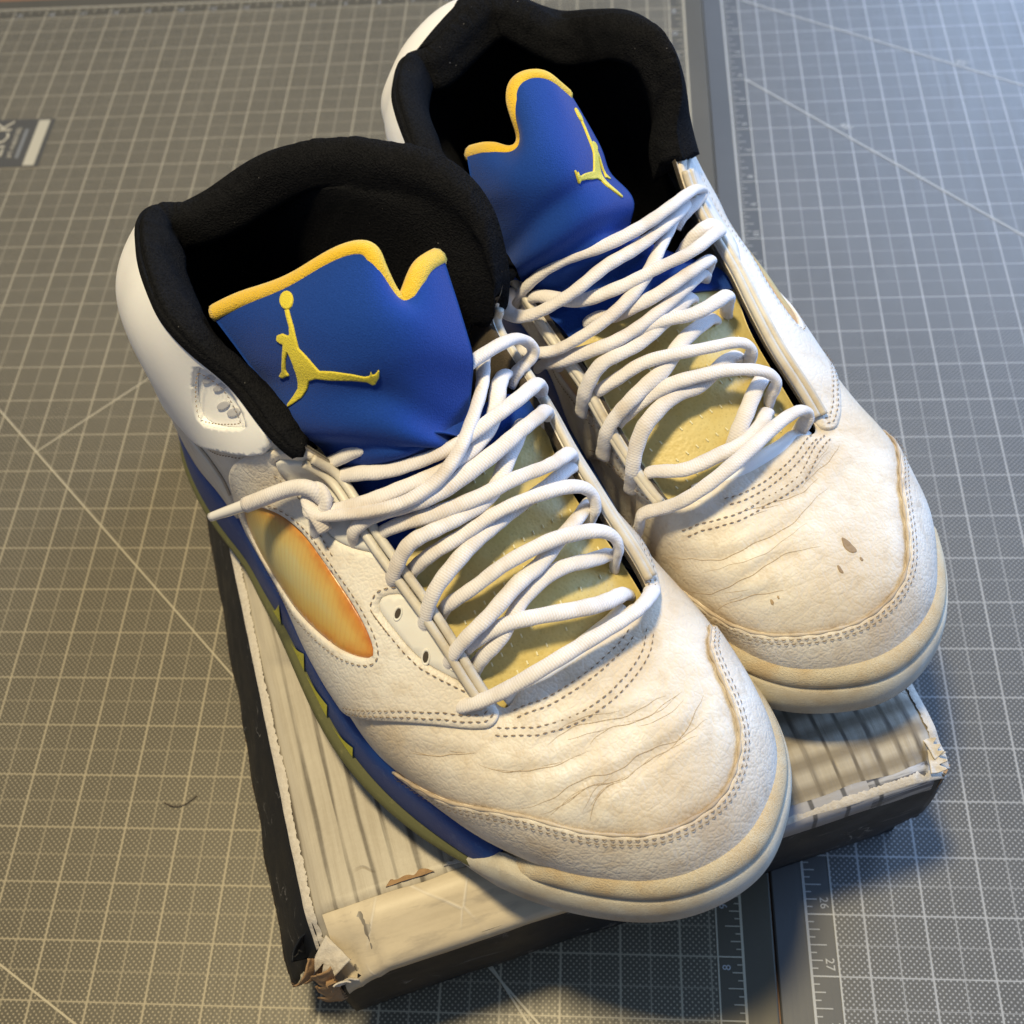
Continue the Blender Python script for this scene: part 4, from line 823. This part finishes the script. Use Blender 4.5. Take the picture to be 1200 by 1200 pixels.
    up_ = [(23.7, .85), (22, .85), (19, .85), (17.2, .85), (16.2, .90), (15.2, .965), (12.6, .968), (10.5, .972), (9.3, .972)] if near else [(23.7, .965), (22, .965), (17.8, .96), (17.0, .92), (16.2, .85), (14, .85), (12, .85), (10.5, .85), (9.3, .85)]
    low_near = [(8.95, .90), (9.08, .808), (9.58, .690), (10.5, .540), (11.95, .39), (13.2, .315), (15, .31)]
    mir = lambda L_: [(33 - u, v) for u, v in L_]
    low_far = [(8.95, .845), (9.2, .80), (9.6, .72), (10.5, .62), (12, .55), (13.2, .5), (15, .42)]
    if near: collar = low_near + mir(low_far)[::-1] + [(23.9, .845)] + up_
    else: collar = low_far + mir(low_near)[::-1] + [(24.05, .93)] + up_
    ank = [(10.92, .915), (10.73, .936), (10.22, .945), (9.79, .933), (9.5, .915), (9.45, .890), (9.755, .800), (10.137, .748), (10.42, .785)]
    patch("collar_pad", collar, .0034, SMOOTH, sm=1, step=.0016, kv=.14, holes=[ank if near else [(33 - u, v) for u, v in ank]], edge=.3)
    for f_ in ((lambda q: q) if near else (lambda q: [(33 - u, v) for u, v in q]),):
        aw = patch("ankle_window", f_(ank), .0006, SMOOTH, edge=.5, step=.0011, kv=.14)
        stitch_later.append((f_(smooth_closed(ank, 2)), .0034))
        for (du, dv) in ((10.56, .900), (10.30, .908), (10.02, .868), (9.80, .884)):
            dq = f_([(du + .085 * math.cos(a), dv + .026 * math.sin(a) - .012 * math.cos(a)) for a in np.linspace(0, 2 * math.pi, 16)[:-1]])
            patch("dimple", dq, .0013, DIMPLE_SHADE, aw, step=.0007, sm=0, edge=.9, kv=.14, skirt=.0003)
    for (u_, v_, r_) in SPOTS:
        aa = np.linspace(0, 2 * math.pi, 12)[:-1]; pol = [(u_ + r_ / KU * math.cos(a) * rng.uniform(.5, 1.2), v_ + r_ / KV * math.sin(a) * rng.uniform(.5, 1.2)) for a in aa]
        patch('scuff_spot', pol, .00012, SCUFF, step=.0007, sm=1, skirt=.0001, edge=.6)
    # --- stitching: short dashes following the seams
    st = MB()
    def stitch(line, h=.0021, off=0.0, closed=False, L=.0016, gap=.0011, w=.00024):
        q = resample(np.array(line) * (KU, KV), .0008, closed) / (KU, KV)
        Q = S.at(q[:, 0], q[:, 1], h); Nn = S.at(q[:, 0], q[:, 1], h + .001) - Q; Nn /= np.linalg.norm(Nn, axis=1)[:, None]
        T = np.gradient(Q, axis=0); T /= np.linalg.norm(T, axis=1)[:, None]; B = np.cross(Nn, T); Q = Q + B * off
        cum = np.concatenate([[0], np.cumsum(np.linalg.norm(np.diff(Q, axis=0), axis=1))]); s0 = 0.
        g = lambda A, x: np.array([np.interp(x, cum, A[:, i]) for i in range(3)])
        while s0 + L < cum[-1]:
            a, b = g(Q, s0), g(Q, s0 + L); n_, bb = g(Nn, s0 + L / 2), g(B, s0 + L / 2) * w
            mid = (a + b) / 2 + n_ * .0002
            st.add([a - bb * .6 - n_ * .0002, a + bb * .6 - n_ * .0002, mid + bb, mid - bb, b + bb * .6 - n_ * .0002, b - bb * .6 - n_ * .0002], [(0, 1, 2, 3), (3, 2, 4, 5)])
            s0 += L + gap
    seam_line = SEAM[1:len(SEAM) - 4]
    for o_ in (.0013, .0030): stitch(seam_line, off=-o_)
    for ln in (STI, STO):
        for o_ in (0, .0026): stitch(ln, h=.0005, off=o_)
    for f_ in ((lambda q: q), med):
        ql = f_(quarter[1:8])
        sgq = 1 if f_ is med else -1
        for o_ in (.0022, .0044): stitch(ql, off=-sgq * o_)
        stitch(f_(smooth_closed(win, 2)), off=-sgq * .0024, closed=True)
        if f_ is med or near_lat: stitch(f_([pan[-1], pan[0], pan[1], pan[2], pan[3]]), off=-sgq * .0022); stitch(f_(pan[6:] + pan[:1]), off=-sgq * .0022)
        stitch(f_([(6.9, .80), (7.3, .795), (7.8, .80), (8.6, .81)]), off=0)
        stitch(f_([(9.0, .80), (9.25, .72), (9.6, .64), (10.5, .49), (11.6, .40)]), h=.0006, off=0)
    for ln_, hh_ in stitch_later: stitch(ln_, h=hh_ + .0002, off=-.0016 if near else .0016, closed=True, L=.0012, gap=.0008)
    obj("stitching", st.V, st.F, THREAD, root, False, kind="stuff")
    # --- black lining: rolled lip along the collar, then down inside
    us = np.linspace(8.75, 24.3, 320); cxy = np.array([.092, .012]); rows = []
    vl = np.interp(us, VLIP[0], VLIP[1]); hx = np.clip((.955 - vl) / .095, 0, 1) * .0026; o1 = S.at(us, vl, .0040 + hx * .5); o2 = S.at(us, vl * .45 + .55, .0042 + hx * .5); top = S.at(us, np.full(len(us), 1.0), 0.)
    nn = S.at(us, np.full(len(us), .97), 1.) - S.at(us, np.full(len(us), .97), 0.); nn[:, 2] *= .2; nn /= np.linalg.norm(nn, axis=1)[:, None]
    inw = -nn; fuzz = np.array([[mn.noise(Vector((q[0] * 260, q[1] * 260, q[2] * 260))) for _ in range(1)] for q in top]) * .0007 + np.array([[mn.noise(Vector((q[0] * 900, q[1] * 900, q[2] * 900)))] for q in top]) * .0005 + np.array([[mn.noise(Vector((q[0] * 70, q[1] * 70, q[2] * 70)))] for q in top]) * .0012
    up = np.array([0, 0, 1.])
    base = outline(us, -.016); low = np.concatenate([base, np.full((len(us), 1), .040)], 1)
    L1 = [o1, o2, top + nn * .0040 - up * .0008, top + nn * .0027 + up * (.0012 + fuzz), top + inw * .0012 + up * (.0011 + fuzz), top + inw * .0044 - up * .0008, top + inw * .0066 - up * .005, top + inw * .0078 - up * .012]
    t8 = L1[-1]
    for f, vv in ((.12, .86), (.3, .72), (.5, .52), (.7, .32), (.88, .14)):
        q_ = S.at(us, np.full(len(us), vv), -.0095); m_ = t8 * (1 - f) + low * f; L1.append(q_ * .8 + m_ * .2)
    L1.append(low)
    A = np.stack(L1, 1); nr = A.shape[1]
    rr = np.arange(nr); fine = np.linspace(0, nr - 1, (nr - 1) * 3 + 1); A = cubic(A.transpose(1, 0, 2), fine).transpose(1, 0, 2); nr = A.shape[1]
    lump = np.array([[mn.noise(Vector(tuple(q * 30))) + .55 * mn.noise(Vector(tuple(q * 85))) + .25 * mn.noise(Vector(tuple(q * 260))) for q in row] for row in A]); A = A + np.stack([lump * .0014] * 3, 2) * np.clip((np.arange(nr)[None, :, None] - 11) / 5, 0, 1)
    V = A.reshape(-1, 3); F = grid_faces(len(us), nr, flip=True)
    for e, i0 in ((0, 0), (1, len(us) - 1)):
        ring = [i0 * nr + j for j in range(21)]; F.append(tuple(ring if e else ring[::-1]))
    lin = obj("collar_lining", V, F, BLACK)
    fl_ = outline(np.arange(0, 34, .25), -.014); obj("insole", [(q[0], q[1], .041) for q in fl_], [tuple(range(len(fl_)))], BLACK, smooth=False)
    for f_ in ((lambda q: q), med):
        us2 = np.linspace(3.9, 8.9, 60); uu = np.array([f_([(u, 0)])[0][0] for u in us2]); Vv = []
        for vv, hh in ((1.0, .0002), (.995, -.0016), (.93, -.0022), (.8, -.003), (.6, -.004), (.4, -.006)): Vv.append(S.at(uu, np.full(60, vv), hh))
        Vv = np.stack(Vv, 1); obj("throat_lining", Vv.reshape(-1, 3), grid_faces(60, 6), DARKIN)
    ul = np.linspace(3.5, -3.6, 60); Q = S.at(ul % 34, np.full(60, .992), -.0016) + np.array([-.0022, 0, .0002]); V, F, U = tube(Q, .0036 * np.clip(np.sin(np.linspace(.12, math.pi - .12, 60)), 0, 1) ** .35, 12, flat=.62); obj("throat_lip", V, F, SMOOTH)
    # --- tongue
    T5 = []; k0 = [(3.6, 29.4, .004)] + [(4 + j, 29 - j, .0) for j in range(4)]
    base5 = []
    for i, (ua, ub, dz) in enumerate(k0):
        a = S.at(np.array([ua]), np.array([.99]), -.003)[0]; b = S.at(np.array([ub]), np.array([.99]), -.003)[0]
        if i == 0: a = a + np.array([.010, 0, -.003]); b = b + np.array([.010, 0, -.003])
        row = []
        for f in (0, .25, .5, .75, 1): q = a * (1 - f) + b * f; q[2] += -.0035 + .0075 * math.sin(math.pi * f) - (.004 if i == 0 else 0); row.append(q)
        base5.append(row)
    x11 = np.linspace(0, 4, 11)
    rows = [cubic(np.array(r_), x11) for r_ in base5] + [cubic(np.array(r_), x11) for r_ in TON["rows"][::-1]] + [np.array(TON["top"])]
    G = np.array(rows); NR = len(G)
    fa = np.linspace(0, 10, 81); fb = np.linspace(0, NR - 1, 120)
    TG = cubic(cubic(G, fb).transpose(1, 0, 2), fa).transpose(1, 0, 2)   # [b][a]
    dB, dA_ = np.gradient(TG, axis=0), np.gradient(TG, axis=1); TN = np.cross(dA_, dB); TN /= np.linalg.norm(TN, axis=2)[..., None]
    if TN[60, 40, 2] < 0: TN = -TN
    lump = np.array([[mn.noise(Vector(tuple(q * 26))) for q in row] for row in TG]); fold = np.zeros_like(lump)
    for (fb0, sl, wd, amp) in FOLDS:
        bb = np.linspace(0, NR - 1, 120)[:, None]; aa = np.linspace(0, 1, 81)[None, :]; fold += amp * np.clip((bb - 4.5) / .5, 0, 1) * np.exp(-((bb - fb0 - sl * (aa - .5)) / wd) ** 2)
    TG = TG + TN * (lump * .0016 + fold)[..., None]
    ib = int(120 * (3.55 / (NR - 1)))
    def tev(a, b, h):
        x = np.clip(np.asarray(a, float), 0, 1) * 80; y = np.clip(np.asarray(b, float), 0, 1) * 119; i = np.clip(x.astype(int), 0, 79); j = np.clip(y.astype(int), 0, 118); f = (x - i)[:, None]; g = (y - j)[:, None]
        bl = lambda A_: A_[j, i] * (1 - f) * (1 - g) + A_[j, i + 1] * f * (1 - g) + A_[j + 1, i] * (1 - f) * g + A_[j + 1, i + 1] * f * g
        return bl(TG) + bl(TN) * np.asarray(h).reshape(-1, 1)
    def thick(a0, b0, a1, b1, th):
        sub, sn = TG[b0:b1, a0:a1], TN[b0:b1, a0:a1]; nb_, na_ = sub.shape[:2]; Vv = np.concatenate([sub.reshape(-1, 3), (sub - sn * th).reshape(-1, 3)]); Ff = grid_faces(nb_, na_)
        o = nb_ * na_; Ff += [tuple(i + o for i in f[::-1]) for f in Ff]
        ring = [j for j in range(na_)] + [i * na_ + na_ - 1 for i in range(1, nb_)] + [(nb_ - 1) * na_ + j for j in range(na_ - 2, -1, -1)] + [i * na_ for i in range(nb_ - 2, 0, -1)]
        Ff += [(ring[i], ring[i] + o, ring[(i + 1) % len(ring)] + o, ring[(i + 1) % len(ring)]) for i in range(len(ring))]
        return Vv, Ff
    V, F = thick(0, 0, 81, ib + 6, .002); lowt = obj("tongue_mesh", V - 0, F, MESH)
    TG[:ib + 8] += TN[:ib + 8] * .0012
    V, F = thick(0, ib, 81, 120, .004); tongue = obj("tongue", V, F, NEO)
    edge_path = TG[119] - TN[119] * .0020; V, F, U = tube(edge_path, .0036, 10, flat=.8); obj("tongue_trim", V, F, TRIM, tongue)
    gl = MB()
    for ri, b_ in enumerate(np.linspace(.03, .42, 11)):
        for a_ in np.linspace(.10, .90, 13) + .02 * (ri % 2):
            if rng.random() < .2: continue
            q = tev([a_, a_ + .004], [b_, b_ + .0065], -.0009); gl.add(*tube([q[0], q.mean(0) + (0, 0, .00005), q[1]], .00030, 5, flat=.5)[:2])
    obj("mesh_stitches", gl.V, gl.F, GLINT, lowt, False, kind="stuff")
    tev_h = lambda a, b, h: tev(a, b, h)
    LU = logo_uv
    ball = [(519 + 19 * math.cos(a), 487 + 26 * math.sin(a)) for a in np.linspace(0, 2 * math.pi, 20)[:-1]]
    for poly in (LOGO, ball):
        q = LU(np.array(poly, float)); V, F, _ = build_patch(tev, q, .00065, step=.0006, ku=.085, kv=.20, skirt=.0004, edge=.6); obj("logo_embroidery", V, F, EMB, tongue)
    # --- laces
    for Pth in LACES:
        Pth = np.array(Pth); e0 = Pth[0] - Pth[1]; e1 = Pth[-1] - Pth[-2]; e0 /= np.linalg.norm(e0); e1 /= np.linalg.norm(e1)
        Pth = np.vstack([Pth[0] + e0 * .0045 + (0, 0, -.0028), Pth, Pth[-1] + e1 * .0045 + (0, 0, -.0028)])
        Q = cr_path(Pth); V, F, U = tube(Q, .00295 + .0002 * np.sin(np.arange(len(Q)) * .13 + Pth[0, 0] * 900) + .00008 * np.sin(np.arange(len(Q)) * 1.1), 16, flat=.67); obj("lace_strand", V, F, LACE, root, True, U)
    if lace_end:
        Q = cr_path(lace_end); V, F, U = tube(Q, .0029, 12); le = obj("lace_strand", V, F, LACE, root, True, U)
        Q = cr_path(lace_tip); V, F, U = tube(Q, np.linspace(.0023, .0017, len(Q)), 10); obj("lace_tip", V, F, AGLET, le)
    return S
SEAM_TAIL = 2; SEAM_SIGN = 1
FOLDS = [(5.25, -.7, .24, -.0024), (5.65, -.9, .26, .0020), (6.1, -1.1, .22, -.0016), (6.5, .5, .3, .0010)]
SEAM_A = [(4.9, .03), (4.70, .06), (4.203, .24), (3.65, .42), (3.2, .470), (2.795, .473), (2.13, .43), (1.347, .429), (.595, .432), (-.23, .433), (-.80, .438), (-1.24, .45), (-1.66, .484), (-2.06, .54), (-2.68, .585), (-3.2, .60), (-3.9, .50), (-4.6, .03), (-2.5, .02), (0, .02), (2.5, .02)]
SEAM_B = [(4.4, .03), (4.25, .18), (3.95, .38), (3.5, .50), (3.0, .555), (2.5, .56), (1.938, .504), (1.316, .461), (.635, .428), (-.1, .414), (-1.03, .392), (-1.87, .371), (-2.79, .302), (-3.48, .26), (-4.05, .251), (-4.5, .15), (-4.7, .03), (-2.5, .02), (0, .02), (2.5, .02)]
STI_A = [(3.027, .907), (2.2, .906), (1.25, .918), (.23, .923), (-.9, .922), (-1.72, .916), (-2.6, .913)]
STO_A = [(3.6, .865), (3.04, .838), (2.58, .817), (1.98, .82), (1.3, .83), (.445, .84), (-.48, .845), (-1.35, .843), (-2.16, .842), (-3.0, .85)]
STI_B = [(3.0, .94), (2.2, .935), (1.25, .93), (.23, .925), (-.9, .915), (-1.72, .905), (-2.6, .90)]
STO_B = [(3.2, .90), (2.37, .897), (1.07, .878), (.1, .875), (-.87, .872), (-1.8, .845), (-2.73, .812), (-3.6, .76), (-4.1, .69)]
rootA = empty("high_top_sneaker", (-0.27703824, -0.43252053, 0.088), math.radians(-47.37301))
tag(rootA, "worn white high-top sneaker in front, loose lace tip by its orange side window", "sneaker", "pair of worn high-top sneakers on the box")
rootB = empty("high_top_sneaker", (-.16209, -.31885, 0.088), -1.0282)
tag(rootB, "worn white high-top sneaker farther back, brown scuff spots on its toe", "sneaker", "pair of worn high-top sneakers on the box")
LOGO_AB = np.array([(0.2436,0.9374),(0.2586,0.9363),(0.2586,0.9186),(0.2588,0.9014),(0.2511,0.8746),(0.2462,0.8627),(0.2657,0.8472),(0.2795,0.834),(0.2921,0.8217),(0.3515,0.8158),(0.4293,0.8045),(0.4819,0.7949),(0.5066,0.7947),(0.5195,0.803),(0.5207,0.796),(0.5337,0.7965),(0.5549,0.8045),(0.5571,0.8023),(0.5475,0.7889),(0.5193,0.7761),(0.5062,0.7758),(0.4831,0.7837),(0.4172,0.7927),(0.3185,0.8032),(0.2574,0.8123),(0.2208,0.8126),(0.1951,0.8034),(0.1574,0.7962),(0.1191,0.794),(0.0823,0.7924),(0.0794,0.7958),(0.1183,0.8026),(0.1544,0.8098),(0.1698,0.8182),(0.1831,0.829),(0.1918,0.8433),(0.1958,0.855),(0.1942,0.862),(0.1705,0.853),(0.1429,0.8382),(0.1446,0.8295),(0.1278,0.8305),(0.1043,0.83),(0.0953,0.8352),(0.1236,0.8395),(0.1557,0.8545),(0.1792,0.8683),(0.19,0.8754),(0.1805,0.8791),(0.171,0.8857),(0.1828,0.8942),(0.2079,0.8944),(0.2209,0.8884),(0.2321,0.888),(0.2416,0.903),(0.2423,0.9204)])
BALL_AB = np.array([(.2561 + .0243 * math.cos(a), .9567 - .020 * math.sin(a)) for a in np.linspace(0, 2 * math.pi, 20)[:-1]])
def logo_A(P): return LOGO_AB if len(P) == len(LOGO_AB) else BALL_AB
def logo_B(P):
    x, y = P[:, 0], P[:, 1]
    return np.stack([np.clip(.045 + (x - 494) / 287 * .27, .012, 1), .955 - (y - 460) / 322 * .19], 1)
CREASE_A=[[(0.2763,-0.0468),(0.2814,-0.0367),(0.2853,-0.0252),(0.2896,-0.0158),(0.292,-0.0047),(0.2954,0.0075),(0.297,0.018)],[(0.2832,-0.0423),(0.2877,-0.0274),(0.2924,-0.0166),(0.2944,-0.0052)],[(0.2772,-0.0177),(0.2792,-0.008),(0.2835,0.0033),(0.285,0.0178)],[(0.2932,-0.0136),(0.2948,-0.0055),(0.2953,0.0037),(0.293,0.0159),(0.2899,0.0231)],[(0.2563,-0.0487),(0.2666,-0.0423),(0.2732,-0.033),(0.2792,-0.0195)],[(0.2937,-0.033),(0.2914,-0.0252),(0.2933,-0.0174)],[(0.2678,-0.0281),(0.2713,-0.0161),(0.2793,-0.0005),(0.2822,0.0125)],[(0.2352,-0.0622),(0.2459,-0.0551),(0.2539,-0.0465)]]
CREASE_B=[[(0.2699,0.0522),(0.2839,0.0443),(0.2865,0.0286),(0.2905,0.0093)],[(0.2829,0.0497),(0.292,0.039),(0.2968,0.0281)],[(0.258,0.0529),(0.2705,0.0467),(0.2778,0.0337),(0.2781,0.0119),(0.2722,-0.0077)],[(0.2682,0.001),(0.264,-0.0119),(0.2586,-0.0241)],[(0.2645,0.0286),(0.2696,0.0097),(0.2679,-0.007)]]
bulA = np.ones(34); bulA[9:12] = .45; bulA[12:16] = [.5, .55, .55, .5]; bulA[16:24] = .2
bulB = np.ones(34); bulB[17:24] = 1.9; bulB[16] = 1.2; bulB[9:15] = .2
VL_A = ([8, 15.2, 16.4, 25], [.955, .955, .86, .86]); VL_B = ([8, 16.4, 17.6, 25], [.86, .86, .945, .955])
SP_B = [(31.93, .498, .0012), (32.1, .525, .0009), (.39, .64, .0030), (33.83, .595, .0014), (.42, .586, .0009), (1.07, .43, .0016)]
OUT_A = OUT.copy(); OUT_B = OUT.copy(); OUT_B[3:9] = [(.285, -.056), (.252, -.0605), (.222, -.058), (.192, -.059), (.162, -.0595), (.138, -.0595)]
sneaker(1, TOP_A, LACE_A, TONGUE_A, SEAM_A, STI_A, STO_A, rootA, logo_A, LACE_END, LACE_TIP, bulA, CREASE_A, VL_A, (), OUT_A)
sneaker(-1, TOP_B, LACE_B, TONGUE_B, SEAM_B, STI_B, STO_B, rootB, logo_B, None, None, bulB, CREASE_B, VL_B, SP_B, OUT_B)
